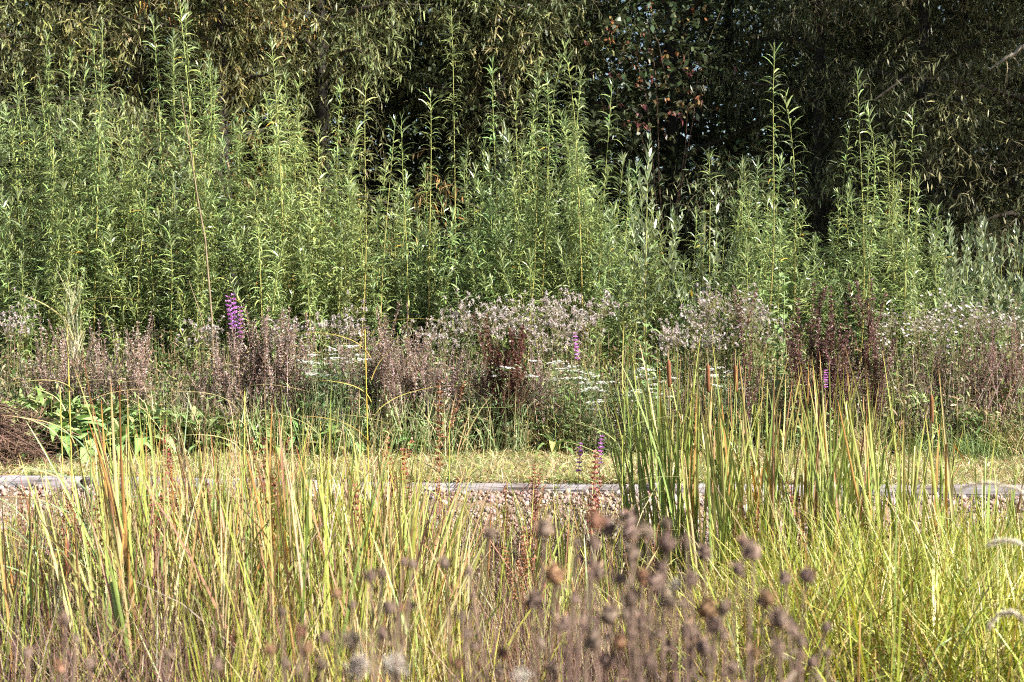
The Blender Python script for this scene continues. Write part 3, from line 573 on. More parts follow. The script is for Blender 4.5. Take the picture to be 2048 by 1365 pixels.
# ---- asters and thistle down (pale fluffy heads on leafy stems)
def bushy(H, nst, spread, leafpal, head, nh, hr, hpal, tip=True):
    gs, gf, gh = Geo(), Geo(), Geo(); t = np.linspace(0, 1, 5)
    a = U(0, 6.28, nst); r_ = spread * np.sqrt(U(0, 1, nst)); h = H * U(.8, 1.0, nst)
    b = np.stack([.05 * np.cos(a), .05 * np.sin(a), np.zeros(nst)], -1); e = np.stack([r_ * np.cos(a), r_ * np.sin(a), h], -1)
    pth = b[:, None] + (e - b)[:, None] * np.stack([t ** 1.4, t ** 1.4, t], -1)[None]
    tubes(gs, pth, np.broadcast_to(np.linspace(.004, .0015, 5), (nst, 5)), pick([(.18, .17, .07), (.20, .14, .08)], nst, .2), 4)
    n = nst * 34; k = rng.integers(0, nst, n); f = U(.1, .97, n); B = np.stack([np.array([np.interp(f[i_], t, pth[k[i_], :, j]) for i_ in range(n)]) for j in range(3)], -1)
    aa = U(0, 6.28, n); el = U(0, 1, n); D = np.stack([np.cos(aa) * np.cos(el), np.sin(aa) * np.cos(el), np.sin(el)], -1)
    ribbons(gf, B, D, U(.03, .075, n), U(.007, .014, n), pick(leafpal, n, .2), 2, .5)
    for s_ in range(nst):
        m = int(nh * U(.5, 1.4)); c = e[s_] + rng.normal(0, 1, (m, 3)) * np.array([.075, .075, .06]) + np.array([0, 0, .0])
        for cc in c:
            q = 9 if head == 'disc' else 16; a2 = np.linspace(0, 6.28, q, endpoint=False) + U(0, 1)
            if head == 'disc':
                nd = nrm(np.array([rng.normal(0, .5), rng.normal(-.4, .4), 1.0])); u_ = nrm(np.cross(nd, [1, 0, .1])); v_ = np.cross(nd, u_)
                Dd = np.cos(a2)[:, None] * u_ + np.sin(a2)[:, None] * v_ + nd * .15
                ribbons(gh, np.broadcast_to(cc, (q, 3)), Dd, hr * U(.8, 1.1, q), hr * .55, pick(hpal, q, .08), 2, .0, [.4, 1, .5], np.cross(Dd, nd))
            else:
                Dd = rng.normal(0, 1, (q, 3)) + np.array([0, 0, .4])
                ribbons(gh, np.broadcast_to(cc, (q, 3)), Dd, hr * U(.7, 1.2, q), hr * .35, pick(hpal, q, .08), 2, .1, [.3, 1, .3])
            tubes(gs, np.stack([e[s_] - np.array([0, 0, .12]), cc])[None], np.full((1, 2), .0012), np.array([.2, .17, .08]), 3)
    return H, gs.mesh('stems', M_STEM), gf.mesh('foliage', M_HERB), gh.mesh('flower_heads', M_PETAL)
PINKW = [(.50, .42, .41), (.45, .36, .38), (.54, .48, .45), (.40, .33, .33)]
AST = [bushy(1.25, 7, .26, HERB, 'disc', 11, .015, PINKW) for _ in range(4)]
FLUF = [bushy(1.25, 5, .16, HERB + [(.2, .17, .09)], 'fluff', 11, .026, [(.46, .39, .355), (.38, .32, .30), (.53, .48, .44)]) for _ in range(4)]
def put(name, label, cat, px, d, ytop, V, group, parts=('stems', 'foliage', 'flower_heads')):
    v = V[int(U(0, len(V)))]; s = zat(ytop, d) / v[0]
    o = thing(name, label, cat, (xat(px, d), d, 0), group, U(0, 6.28)); o.scale = (min(1.1, max(.75, s)),) * 2 + (s,)
    for p, m in zip(parts, v[1:]): ob(p, m, o)
    return o
for px, yt_ in [(1405, 590), (1440, 580), (1470, 572), (1500, 580), (1530, 590), (1420, 640), (1480, 640), (1545, 640)]:
    put('aster', 'pale mauve aster in the fluffy cloud before the large leaved plant', 'aster', px, U(13.6, 14.4), yt_, AST + FLUF[:1], 'asters before the large leaved plant')
for px, yt_ in [(1815, 615), (1845, 610), (1880, 625), (1925, 600), (1960, 605), (1995, 600), (2030, 620), (1905, 660), (1860, 680), (2000, 680), (1790, 640)]:
    put('aster', 'pale aster in the border beyond the last plum brown clump', 'aster', px, U(13.6, 14.4), yt_, AST, 'asters beyond the plum brown clumps')
for px, yt_ in [(925, 600), (955, 592), (985, 620), (1065, 605), (1095, 600), (1120, 592), (1150, 585), (1180, 590), (1105, 640), (1160, 630), (1045, 640), (905, 650), (1015, 600), (880, 640), (1130, 660), (960, 660), (1085, 670)]:
    put('thistle', 'pale fluffy thistle gone to down behind the dark red docks', 'thistle', px, U(13.7, 14.4), yt_, FLUF, 'downy thistles behind the docks')
for px, yt_, lab in [(690, 605, 'downy white thistle standing out above the yarrow'), (400, 640, 'downy pale thistle near the foot of the dead stem'), (20, 600, 'pale fluffy weed at the border start above the brush pile'), (640, 640, 'downy thistle between the yarrow and seeded loosestrife'), (1360, 645, 'downy pale thistle behind the cattail seed heads'), (1335, 660, 'low downy thistle behind the leaning cattail blades'), (560, 640, 'pale downy weed in the mauve seeded mass'), (2035, 800, 'pale fluffy patch low near the border end')]:
    put('thistle', lab, 'thistle', px, 13.6, yt_, FLUF, 'single downy thistles')
# ---- yarrow
def yarrow_mesh():
    gs, gf, gh = Geo(), Geo(), Geo(); H = .8
    for q in range(7):
        e = np.array([rng.normal(0, .12), rng.normal(0, .1), H * U(.8, 1)]); t = np.linspace(0, 1, 4)[:, None]
        tubes(gs, (e * np.concatenate([t ** 1.5, t ** 1.5, t], 1))[None], np.linspace(.003, .002, 4)[None], np.array([.17, .18, .08]), 4)
        for c in range(12):
            cc = e + np.array([rng.normal(0, .028), rng.normal(0, .028), rng.normal(0, .005)])
            a2 = np.linspace(0, 6.28, 6, endpoint=False)
            ribbons(gh, np.broadcast_to(cc, (6, 3)), np.stack([np.cos(a2), np.sin(a2), np.full(6, .25)], -1), .012, .011, pick([(.78, .77, .72), (.70, .68, .64)], 6, .05), 2, 0, [.6, 1, .6])
    n = 700; B = np.stack([rng.normal(0, .15, n), rng.normal(0, .13, n), U(.05, .75, n)], -1)
    ribbons(gf, B, rng.normal(0, 1, (n, 3)) + np.array([0, 0, .6]), U(.03, .07, n), U(.004, .009, n), pick([(.12, .18, .07), (.15, .21, .09), (.10, .15, .06)], n, .2), 2, .4)
    return H, gs.mesh('stems', M_STEM), gf.mesh('foliage', M_HERB), gh.mesh('flower_heads', M_PETAL)
YAR = [yarrow_mesh() for _ in range(3)]
for px, yt_, grp in [(640, 712, 0), (668, 718, 0), (690, 690, 0), (655, 740, 0), (1135, 722, 1), (1158, 728, 1), (1190, 750, 1), (1205, 762, 1), (1180, 800, 1), (1255, 770, 2), (1290, 778, 2), (1320, 760, 2), (1300, 720, 2), (1445, 740, 3), (1470, 755, 3), (1005, 785, 4), (1015, 715, 4)]:
    put('yarrow', 'white yarrow with flat flower heads ' + ['between two mauve seeded masses', 'around the bright purple spike', 'behind the leaning cattail blades', 'behind the brown cattail heads', 'at the foot of the dark red docks'][grp], 'yarrow', px, U(12.9, 13.3), yt_, YAR, 'yarrow patch %s' % 'abcde'[grp])

# ---- broad leaves: dock rosettes at the brush pile, and two tall large leaved plants
def broad_leaf(L, W, droop, pal, fold=.35, S=7):
    g = Geo(); t = np.linspace(0, 1, S + 1); wv = np.sin(np.pi * np.clip(t, 0, 1) ** .75) * W / 2 + .004 * (t < .05)
    x = np.zeros(S + 1); z = np.zeros(S + 1); an = R(65)
    for k in range(1, S + 1):
        an -= droop / S; x[k] = x[k - 1] + math.cos(an) * L / S; z[k] = z[k - 1] + math.sin(an) * L / S
    V, C = [], []; c0 = pick(pal, 1, .12)[0]
    for k in range(S + 1):
        for j, f in enumerate((-1, -.5, 0, .5, 1)):
            V.append((x[k], f * wv[k], z[k] + abs(f) * wv[k] * fold + .006 * math.sin(k * 2.3 + f * 5) * abs(f)))
            C.append(c0 * (1.35 if j == 2 else 1.0) * (1 + rng.normal(0, .06)))
    i = np.arange((S + 1) * 5).reshape(S + 1, 5)
    Q = np.stack([i[:-1, :-1], i[1:, :-1], i[1:, 1:], i[:-1, 1:]], -1).reshape(-1, 4)
    g.add(np.array(V), Q, np.array(C)); return g.mesh('leaf', M_HERB, True)
BL = [broad_leaf(U(.26, .36), U(.075, .11), U(.8, 2.3), [(.15, .23, .07), (.18, .26, .09), (.12, .19, .06), (.21, .28, .11)]) for _ in range(9)]
YLW = broad_leaf(.3, .08, 2.6, [(.30, .30, .10)])
for px, d, s, lab in [(90, 13.3, 1.1, 'behind the tip of the brush pile'), (105, 13.0, 1.2, 'touching the brush pile stalks'), (150, 12.9, 1.25, 'beside the pale reed stalk'), (185, 13.2, 1.1, 'half hidden behind its neighbours past the reed stalk'), (215, 12.85, 1.15, 'with drooping yellowing leaves at the verge'), (250, 13.1, 1.0, 'behind the orange cattail blades'), (60, 13.6, 1.0, 'furthest back above the brush pile'), (330, 13.1, .9, 'alone in the grass below the dead stem'), (385, 13.2, .8, 'in the loose grass near the seeded mass'), (465, 13.2, .7, 'low at the foot of the mauve seeded mass'), (640, 13.1, .75, 'below the yarrow'), (705, 13.0, .7, 'at the foot of the yellow reed'), (125, 12.7, 1.2, 'nearest the verge beside the brush pile'), (128, 13.25, .9, 'close against the brush pile tip'), (180, 12.65, 1.1, 'at the verge before the seeded mass'), (240, 12.7, 1.0, 'at the verge below the orange cattail'), (290, 12.9, 1.1, 'between the orange cattail and the loose grass'), (420, 12.9, .9, 'at the verge below the dead stem'), (530, 12.9, .8, 'small at the verge under the mauve mass'), (590, 13.0, .8, 'small beside the tallest green cattail blade'), (830, 12.95, .7, 'low below the seeded mass past the yellow reed'), (1110, 12.95, .7, 'low before the yarrow near the purple spike')]:
    o = thing('dock_rosette', 'broad leaved green dock rosette ' + lab, 'dock', (xat(px, d), d, 0), 'broad leaved dock rosettes', U(0, 6.28), scale=s * (1.2 if px < 300 else 1.1))
    for q in range(13):
        a = q * 2.4 + U(-.3, .3); ob('leaf', YLW if q > 11 and U(0, 1) < .6 else BL[int(U(0, 9))], o, (.03 * math.cos(a), .03 * math.sin(a), .02 + .10 * U(0, 1)), (U(-.2, .2), U(-.35, .35), a), (U(.8, 1.2),) * 3)
TL = [broad_leaf(U(.19, .25), U(.085, .11), U(1.3, 2.2), [(.22, .30, .12), (.26, .34, .15), (.19, .27, .10)], .2) for _ in range(5)]
for px, d, yt_, lab in [(1568, 13.5, 540, 'tall pale green plant with large pointed leaves before the willows'), (1292, 13.2, 632, 'pale green large leaved plant behind the leaning cattail blades'), (1555, 13.3, 650, 'shorter large leaved plant among the pale asters')]:
    h = zat(yt_, d); o = thing('large_leaved_plant', lab, 'plant', (xat(px, d), d, 0), 'large leaved plants')
    g = Geo(); tubes(g, np.stack([np.zeros(5), np.zeros(5), np.linspace(0, h, 5)], -1)[None], np.linspace(.009, .004, 5)[None], np.array([.2, .25, .1]), 6); ob('stem', g.mesh('stem', M_STEM), o)
    n = int(h / .07)
    for q in range(n):
        f = .25 + .75 * (q + 1) / n; a = q * 1.9 + U(-.3, .3); ob('leaf', TL[q % 5], o, (0, 0, h * f), (0, U(-.2, .3), a), (U(.75, 1.1) * (1.15 - .45 * f),) * 3)

# ---- brush pile of cut stalks
bp = thing('brush_pile', 'heap of dry brown cut stalks lying beside the dock leaves', 'brush pile', (xat(0, 12.2), 12.2, 0))
STK = []
for q in range(6):
    g = Geo(); t = np.linspace(0, 1, 7); q_ = np.stack([t * 1.0, .03 * np.sin(3 * t + q), -.10 * t ** 2 + .02 * np.sin(6 * t + q)], -1)
    tubes(g, q_[None], np.linspace(.006, .0022, 7)[None], np.array([.24, .16, .115]) * U(.4, 1.2), 4)
    n = 26; f = U(.3, 1, n); B = np.stack([np.interp(f, t, q_[:, j]) for j in range(3)], -1)
    ribbons(g, B, np.stack([U(.2, 1, n), rng.normal(0, .6, n), rng.normal(0, .6, n)], -1), U(.03, .09, n), .005, pick([(.22, .13, .09), (.30, .19, .13)], n, .2), 2, .3); STK.append(g.mesh('stalk', M_DRY))
for q in range(190):
    hgt = U(.02, .66); ob('stalk', STK[q % 6], bp, (U(-.75, -.05) - .15 * hgt, rng.normal(0, .16), hgt * U(.8, 1.0)), (U(0, 6.28), U(.05, .42) + .25 * hgt, rng.normal(0, .22)), (U(.35, .95),) + (U(.6, 1.9),) * 2, color=(U(.45, 1.2),) * 3)

# ------------------------------------------------------------------ pond plants
def zone_blades(g, n, pxr, dr_, topf, wd, pal, lean, droop, S=4, jit=.35, p=None, ncl=None, fold=.0, spread=.06):
    ncl = ncl or n // 25; cp = U(pxr[0], pxr[1], ncl); c_d = U(dr_[0], dr_[1], ncl); k = rng.integers(0, ncl, n)
    d = c_d[k] + rng.normal(0, spread, n); x = xat(cp[k], c_d[k]) + rng.normal(0, spread, n)
    px = x / d * FPX + 1024; z0 = gz(x, d) - .02
    h = (CAM_H - (topf(px) - HORIZ) / FPX * d - z0) * (1 - jit * U(0, 1, n) ** 1.5) * U(.78, 1.12, ncl)[k]
    ct = pick(pal, ncl, .1, p)
    c = np.clip(np.where(U(0, 1, (n, 1)) < .55, ct[k], pick(pal, n, .18, p)) * (1 + rng.normal(0, .12, (n, 1))), .01, .8)
    fd = np.where(U(0, 1, n) < fold, U(.45, .9, n), 9.0)
    blades(g, x, d, np.maximum(h, .12), U(wd[0], wd[1], n), c, lean, U(droop[0], droop[1], n), S, z0, fd)
YG = [(.30, .30, .05), (.24, .265, .04), (.37, .34, .07), (.43, .37, .17), (.17, .21, .035), (.31, .20, .07)]
OR = [(.31, .31, .06), (.24, .28, .05), (.30, .20, .08), (.43, .37, .19), (.15, .21, .05), (.26, .15, .08), (.38, .33, .13), (.29, .31, .09), (.17, .11, .07)]
REDB = [(.15, .08, .06), (.20, .12, .075), (.10, .05, .04), (.26, .18, .12), (.14, .09, .08), (.33, .26, .18), (.08, .045, .04)]
g = Geo()
zone_blades(g, 7400, (1440, 2130), (5.6, 9.4), lambda p: np.interp(p, [1440, 1540, 1700, 1900, 2130], [1080, 990, 950, 940, 930]), (.005, .011), YG, .32, (.2, 1.7), 5, .62, fold=.16)
tag(ob('sedge', g.mesh('sedge', M_GRASS)), 'dense yellow green sedge filling the pond under the pale plumes', 'sedge', kind='stuff')
g = Geo()
LT = lambda p: np.interp(p, [-60, 100, 200, 260, 560, 800, 870, 900, 1010], [960, 970, 920, 840, 820, 870, 930, 1050, 1100])
zone_blades(g, 1000, (-60, 240), (7.2, 9.8), LT, (.005, .012), OR, .22, (.05, .7), 4, .5, fold=.15)
zone_blades(g, 500, (820, 1300), (8.2, 10.4), lambda p: p * 0 + 930, (.004, .010), OR, .25, (.05, .8), 4, .6, fold=.2, ncl=70)
zone_blades(g, 1900, (200, 900), (6.0, 9.6), LT, (.005, .013), OR, .20, (.05, .8), 5, .42, fold=.18, ncl=170, spread=.085)
zone_blades(g, 1500, (420, 960), (5.0, 7.4), lambda p: p * 0 + 1120, (.004, .008), YG, .18, (.1, .7), 4, .45, fold=.05)
tag(ob('reed_grass', g.mesh('reed_grass', M_GRASS)), 'mixed yellow, green and orange reed grass filling the pond before the gravel', 'grass', kind='stuff')
g = Geo()
zone_blades(g, 1300, (1060, 1480), (5.4, 9.0), lambda p: p * 0 + 1110, (.004, .008), YG + REDB[:3], .2, (.1, .9), 4, .5, fold=.1)
tag(ob('thin_sedge', g.mesh('thin_sedge', M_GRASS)), 'thin patchy sedge behind the brown seed heads', 'sedge', kind='stuff')
g = Geo()
zone_blades(g, 12000, (-60, 2110), (5.2, 9.6), lambda p: p * 0 + 1165, (.002, .006), REDB, .45, (.0, .8), 3, .75, spread=.12, fold=.15)
zone_blades(g, 3600, (-60, 480), (5.0, 8.6), lambda p: p * 0 + 1090, (.003, .007), REDB + OR[:2], .4, (.0, .6), 3, .6, spread=.12, fold=.1)
zone_blades(g, 4500, (950, 1480), (5.2, 9.6), lambda p: p * 0 + 1120, (.002, .005), REDB, .3, (.0, .6), 3, .6, spread=.12, fold=.1)
zone_blades(g, 2600, (-60, 1500), (9.0, 10.9), lambda p: p * 0 + 1000, (.002, .006), REDB + [(.36, .30, .2)], .6, (.0, 1.0), 3, .8, spread=.15, fold=.2)
tag(ob('dead_litter', g.mesh('dead_litter', M_DRY)), 'tangle of dead reddish brown stems and litter at the reed bases', 'litter', kind='stuff')

# ---- cattails
def cat_blade(bend, twist, fold=None):
    g = Geo(); S = 9; t = np.linspace(0, 1, S + 1); pr = np.interp(t, [0, .1, .6, .9, 1], [1.1, 1, .95, .45, .06]) * .0085
    x = bend * t ** 2.2; z = t * (1 - .12 * abs(bend))
    if fold: z = np.where(t > fold, np.interp(fold, t, z) - (t - fold) * .75, z); x = np.where(t > fold, np.interp(fold, t, x) + (t - fold) * .55, x)
    a = twist * t; V, C = [], []
    for k in range(S + 1):
        dv = np.array([math.sin(a[k]), math.cos(a[k]), 0]); nv = np.array([math.cos(a[k]), -math.sin(a[k]), 0])
        c = np.array([x[k], 0, z[k]])
        V += [c - dv * pr[k], c + nv * pr[k] * .45, c + dv * pr[k]]
        tipc = np.interp(t[k], [0, .7, .93, 1], [0, 0, .3, .9]); basec = np.interp(t[k], [0, .3], [.35, 0])
        cc = np.array([1., 1, 1]) * (1 - tipc) + np.array([1.25, .75, .7]) * tipc; cc = cc * (1 - basec) + np.array([1.1, .85, .7]) * basec
        C += [cc, cc * .92, cc]
    i = np.arange((S + 1) * 3).reshape(S + 1, 3)
    Q = np.stack([i[:-1, :-1], i[:-1, 1:], i[1:, 1:], i[1:, :-1]], -1).reshape(-1, 4)
    g.add(np.array(V), Q, np.clip(np.array(C), 0, 2)); return g.mesh('leaf', M_CAT)
CB = [cat_blade(b, U(-1.5, 1.5), f) for b, f in [(.03, None), (.06, None), (.1, None), (.15, None), (.2, None), (.02, None), (.28, None), (.08, .7), (.12, .82), (.05, None), (.09, None), (.17, None)]]
g = Geo(); lathe(g, [(.0, 0), (.008, .004), (.0125, .015), (.0135, .05), (.0138, .10), (.0132, .15), (.011, .172), (.004, .18), (.002, .185), (.0016, .27), (.0004, .29)], [(.20, .085, .04)] * 8 + [(.4, .3, .15)] * 3, 10, rough=.03); HEAD = g.mesh('seed_head', M_DRY, True)
g = Geo(); tubes(g, np.stack([np.zeros(6), np.zeros(6), np.linspace(0, 1, 6)], -1)[None], np.full((1, 6), .0035), np.array([.30, .27, .10]), 5); CSTEM = g.mesh('stem', M_STEM)
BC = [(.21, .28, .07), (.27, .32, .08), (.33, .35, .10), (.40, .37, .13), (.48, .41, .20), (.44, .25, .08), (.30, .17, .09)]
def cattail(px, d, ytop, label, group, nb=7, lean=0.0, spread=.10, head=None, p=None, hcol=None):
    x = xat(px, d); z = float(gz(x, d)) - .02
    o = thing('cattail', label, 'cattail', (x, d, z), group); H = zat(ytop, d) - z
    for q in range(nb):
        l = H * U(.72, 1.0) if q else H; c = np.array(BC[int(rng.choice(7, p=p if p is not None else [.22, .24, .2, .13, .08, .08, .05]))]) * (1 + rng.normal(0, .1))
        s = U(.75, 1.25)
        ob('leaf', CB[int(U(0, len(CB)))], o, (rng.normal(0, .025), rng.normal(0, .025), 0), (rng.normal(0, .06), lean + rng.normal(0, spread * .6), 0), (s, s, l), color=c).rotation_euler.rotate_axis('Z', U(0, 6.28))
    if head:
        hx, hy = head; hz = zat(hy, d) - z; dx = xat(hx, d) - x; st = math.hypot(hz, dx); a = math.atan2(dx, hz)
        s_ = ob('stem', CSTEM, o, (0, 0, 0), (0, a, 0), (1, 1, st)); ob('seed_head', HEAD, o, (dx, 0, hz - .01), (0, a * 1.6, 0), color=hcol)
    return o
# the big fan before the yarrow, leaning outward from one foot
FAN = [(1318, 9.3, 690, -.10), (1330, 9.3, 650, -.14), (1300, 9.4, 700, -.16), (1345, 9.2, 670, -.06), (1285, 9.4, 660, -.19), (1352, 9.3, 640, -.07), (1375, 9.2, 680, -.03), (1395, 9.3, 700, .01), (1362, 9.1, 700, -.05), (1270, 9.5, 720, -.1), (1405, 9.3, 640, -.12), (1340, 9.2, 660, -.1)]
PZ = [(120, 'before the brush pile'), (230, 'below the pale plumed reed'), (340, 'below the dock rosettes'), (450, 'below the dead stem'), (570, 'below the purple spike'), (700, 'below the white yarrow'), (9999, 'below the yellow reed')]
for px, d, yt_, l in FAN: cattail(px, d, yt_ - 35, 'green cattail in the tall fan leaning out before the white yarrow', 'cattails of the leaning fan', 5, l, .05, p=[.32, .32, .18, .06, .04, .05, .03])
for px, d, yt_, hx, hy, lab in [(1425, 9.2, 700, 1418, 782, 'cattail with the fatter brown seed head beside the leaning fan'), (1478, 9.3, 720, 1473, 783, 'cattail with a brown seed head, second past the leaning fan'), (1352, 9.35, 700, 1340, 772, 'cattail whose pinkish brown seed head hides in the leaning fan'), (1875, 9.0, 780, 1867, 845, 'cattail with a thin dark seed head under the mauve loosestrife')]:
    cattail(px, d, yt_, lab, 'cattails bearing seed heads', 6, 0, .05, (hx, hy))
cattail(140, 7.6, 1040, 'short cattail with a purplish seed head beside the gravel', 'cattails bearing seed heads', 4, 0, .06, (130, 1150), hcol=(.9, .6, 1.0))
for j in range(24):
    px = U(1420, 1640); cattail(px, U(8.4, 9.5), U(660, 880), 'upright green and orange cattail ' + ['beside the two brown seed heads', 'below the tall large leaved plant', 'before the first plum clump'][int((px - 1420) // 74)], 'cattails past the seed heads', 6, rng.normal(0, .04), .08)
for j in range(28):
    px = U(1600, 2030); cattail(px, U(8.2, 9.5), np.interp(px, [1600, 1800, 1900, 2030], [660, 660, 700, 820]) + U(0, 190), 'upright cattail standing in the sedge ' + ['below the first plum clump', 'below the widest plum clump', 'below the tall straight plum clump', 'beside the thin dark seed head', 'near the pale plumes'][int((px - 1600) // 86.1)], 'cattails in the sedge', 5, rng.normal(-.02, .07), .1)
for px, d, yt_, l in [(1790, 8.3, 640, -.16), (1775, 8.6, 670, -.05), (1925, 8.4, 730, -.12)]:
    cattail(px, d, yt_, {1790: 'long pale cattail blades leaning from the sedge past the plum clumps', 1775: 'tall orange tipped cattail rising straight beside the last plum clump', 1925: 'green cattail leaning below the mauve loosestrife'}[px], 'tall cattails of the sedge', 5, l, .04)
for j in range(104):
    px = U(-20, 870) if U(0, 1) < .4 else U(220, 840); far = U(0, 1)
    cattail(px, 6.2 + 2.9 * far, np.interp(px, [0, 130, 230, 400, 560, 880], [960, 930, 770, 790, 800, 880]) + U(-20, 170), 'tall yellowing cattail mixed through the reed grass ' + [l for m, l in PZ if px < m][0], 'cattails in the reed grass', 6, rng.normal(-.06, .05), .09, p=[.19, .20, .18, .14, .11, .11, .07])
for px, d, yt_, l, lab in [(300, 6.6, 700, -.12, 'tall orange cattail leaning before the dock rosettes'), (265, 7.0, 690, -.1, 'pair of tall pale cattail blades crossing the mauve seeded mass'), (590, 7.0, 760, -.02, 'tallest green cattail blade below the yarrow'), (290, 6.0, 930, -.13, 'green cattail with bright wet foot near the open water'), (1060, 8.2, 1000, .1, 'short cattail leaning over the bare gravel'), (960, 8.4, 1010, .12, 'thin cattail beside the dark shadow on the gravel'), (1125, 7.6, 960, -.02, 'broad cut cattail blade before the brown seed heads'), (905, 8.0, 870, -.01, 'cattail with a broad folded pale blade over the gravel')]:
    cattail(px, d, yt_, lab, 'single cattails', 5, l, .04)
for j in range(14):
    cattail(U(1020, 1270), U(7.2, 8.8), U(1000, 1130), 'short cattail in the sparse patch behind the brown seed heads', 'short cattails in the sparse patch', 4, rng.normal(.02, .08), .1)

# ---- reed stalks with long narrow leaves
RL = [cat_blade(b, U(-.6, .6)) for b in (.25, .4, .55, .35)]
for px, d, yt_, lab, c in [(146, 8.0, 590, 'pale reed stalk with bushy plume beside the brush pile', (.46, .36, .15)), (742, 8.6, 640, 'yellow reed stalk crossing the mauve seeded mass', (.46, .37, .10)), (128, 8.6, 760, 'thin reed stalk beside the pale plumed one', (.36, .34, .16)), (60, 7.4, 960, 'grey green reed stalk before the timber at the pond start', (.20, .26, .12)), (180, 7.2, 860, 'blue green reed stalk with short leaves', (.18, .26, .14)), (895, 9.2, 830, 'green reed stalk standing over the timber edging', (.22, .28, .09)), (640, 8.6, 830, 'reed stalk with bent leaves among the tall cattails', (.30, .30, .12)), (480, 8.2, 760, 'thin pale reed stalk before the purple spike', (.40, .36, .16)), (1245, 8.8, 860, 'thin reed stalk beside the lone purple spike', (.26, .28, .10)), (70, 6.6, 1080, 'short leafy reed stalk at the bottom of the pond start', (.22, .27, .12))]:
    x = xat(px, d); z = float(gz(x, d)) - .02; H = zat(yt_, d) - z; o = thing('reed_stalk', lab, 'reed', (x, d, z), 'reed stalks')
    ob('stem', CSTEM, o, scale=(1.1, 1.1, H * .97), rot=(0, rng.normal(0, .02), 0), color=np.array(c) * np.array([3.2, 3.4, 5]))
    for q in range(11):
        f = .25 + .7 * q / 10; a = (q % 2) * math.pi + U(-.5, .5)
        ob('leaf', RL[q % 4], o, (0, 0, H * f), (0, 0, a), (.75, .75, U(.22, .42)), color=np.array(c) * U(.8, 1.2)).rotation_euler = Euler((0, U(.25, .55), a), 'XYZ')
    if px == 146:
        g = Geo(); n = 130; B = np.stack([rng.normal(0, .02, n), rng.normal(0, .02, n), H * U(.82, 1.0, n)], -1)
        ribbons(g, B, np.stack([rng.normal(0, .25, n), rng.normal(0, .25, n), np.ones(n)], -1), U(.08, .2, n), .004, pick([(.36, .34, .2), (.25, .28, .14)], n, .15), 3, .5); ob('plume', g.mesh('plume', M_GRASS), o)
# ---- rusty seeded stalks in the pond
for px, d, yt_, n, lab, V, tint in [(792, 8.8, 880, 2, 'rust orange dock stalk standing before the timber edging', RUST, (1.25, 1.1, 1)), (872, 9.3, 765, 1, 'dark brown dock stalk rising over the verge grass', RUST, (.7, .65, .6)), (828, 8.8, 900, 1, 'thin reddish dock stalk beside the rust orange one', RUST, (1, .7, .7)), (1058, 7.6, 1060, 2, 'rusty dock stalk beside the short cattails', RUST, (1, .9, .85)), (1040, 7.8, 1090, 1, 'pinkish dock stalk next to the rusty one', RUST, (1.1, .95, .95)), (1180, 8.6, 900, 1, 'pink brown loosestrife stalk under the lone purple spike', RUST, (.95, .8, .95)), (1072, 9.4, 930, 2, 'dull brown seeded stalk crossing the timber joint', RUST, (.75, .7, .7)), (1910, 7.6, 1060, 1, 'dark brown dock stalk standing in the sedge', RUST, (.6, .5, .5)), (905, 9.2, 960, 1, 'orange brown seeded stalk over the bare gravel', RUST, (1, .85, .6)), (1015, 9.2, 970, 1, 'faded seeded stalk left of the timber joint', RUST, (.8, .75, .8))]:
    clump('dock', lab, 'dock', px, d, yt_, V, n, .02, 'rusty seeded stalks of the pond', tint=tint, lean=.02, z0=None)
for px, d, yt_ in [(40, 8.4, 985), (95, 8.0, 1000), (360, 8.2, 900), (430, 7.5, 950), (530, 8.5, 880), (560, 7.2, 960), (700, 7.4, 960), (210, 7.0, 990), (320, 7.2, 1000), (1500, 8.6, 1010), (1620, 8.4, 1000), (1750, 8.6, 980)]:
    clump('loosestrife', 'thin reddish seeded loosestrife stalk mixed into the pond grasses', 'loosestrife', px, d, yt_, RUST, 1, .02, 'seeded loosestrife stalks in the pond grasses', tint=(.75, .6, .6), lean=.04, z0=None)

# ------------------------------------------------------------------ foreground seed heads (out of focus, close to the camera)
def seed_head():
    g = Geo(); c = np.array([.165, .116, .088])
    e = U(.8, 1.35); sk = U(.7, 1.0)
    lathe(g, [(.002, -.005), (.0065, -.002), (.0095, .004 * e), (.0098, .009 * e), (.0075 * sk, .015 * e), (.0045 * sk, .019 * e), (.001, .0205 * e)], c, 9, rough=.22)
    n = 80; u = U(-.8, 1, n); a = U(0, 6.28, n); rr = np.sqrt(1 - u ** 2)
    Nn = np.stack([rr * np.cos(a), rr * np.sin(a), u], -1); B = Nn * np.array([.0085, .0085, .010 * e]) + np.array([0, 0, .008 * e])
    ribbons(g, B, Nn + rng.normal(0, .6, (n, 3)) + np.array([0, 0, .4]), U(.004, .014, n), .0026, pick([(.19, .13, .095), (.10, .068, .052), (.27, .19, .125)], n, .25), 2, .1)
    return g.mesh('seed_head', M_DRY)
SH = [seed_head() for _ in range(7)]
FL = []
for q in range(2):
    g = Geo(); n = 560; B = rng.normal(0, .010, (n, 3)) + rng.normal(0, .012, (5, 3))[rng.integers(0, 5, n)]; ribbons(g, B, rng.normal(0, 1, (n, 3)), U(.01, .022, n), .0024, pick([(.50, .44, .37), (.34, .27, .21), (.60, .55, .48)], n, .15), 2, .2); FL.append(g.mesh('down', M_PETAL))
g = Geo(); n = 6; SL = []
for q in range(3):
    g = Geo(); ribbons(g, np.zeros((1, 3)), np.array([[1., 0, .5]]), .07, .011, pick([(.22, .15, .10), (.17, .12, .09)], 1, .1), 4, 1.6); SL.append(g.mesh('dry_leaf', M_DRY))
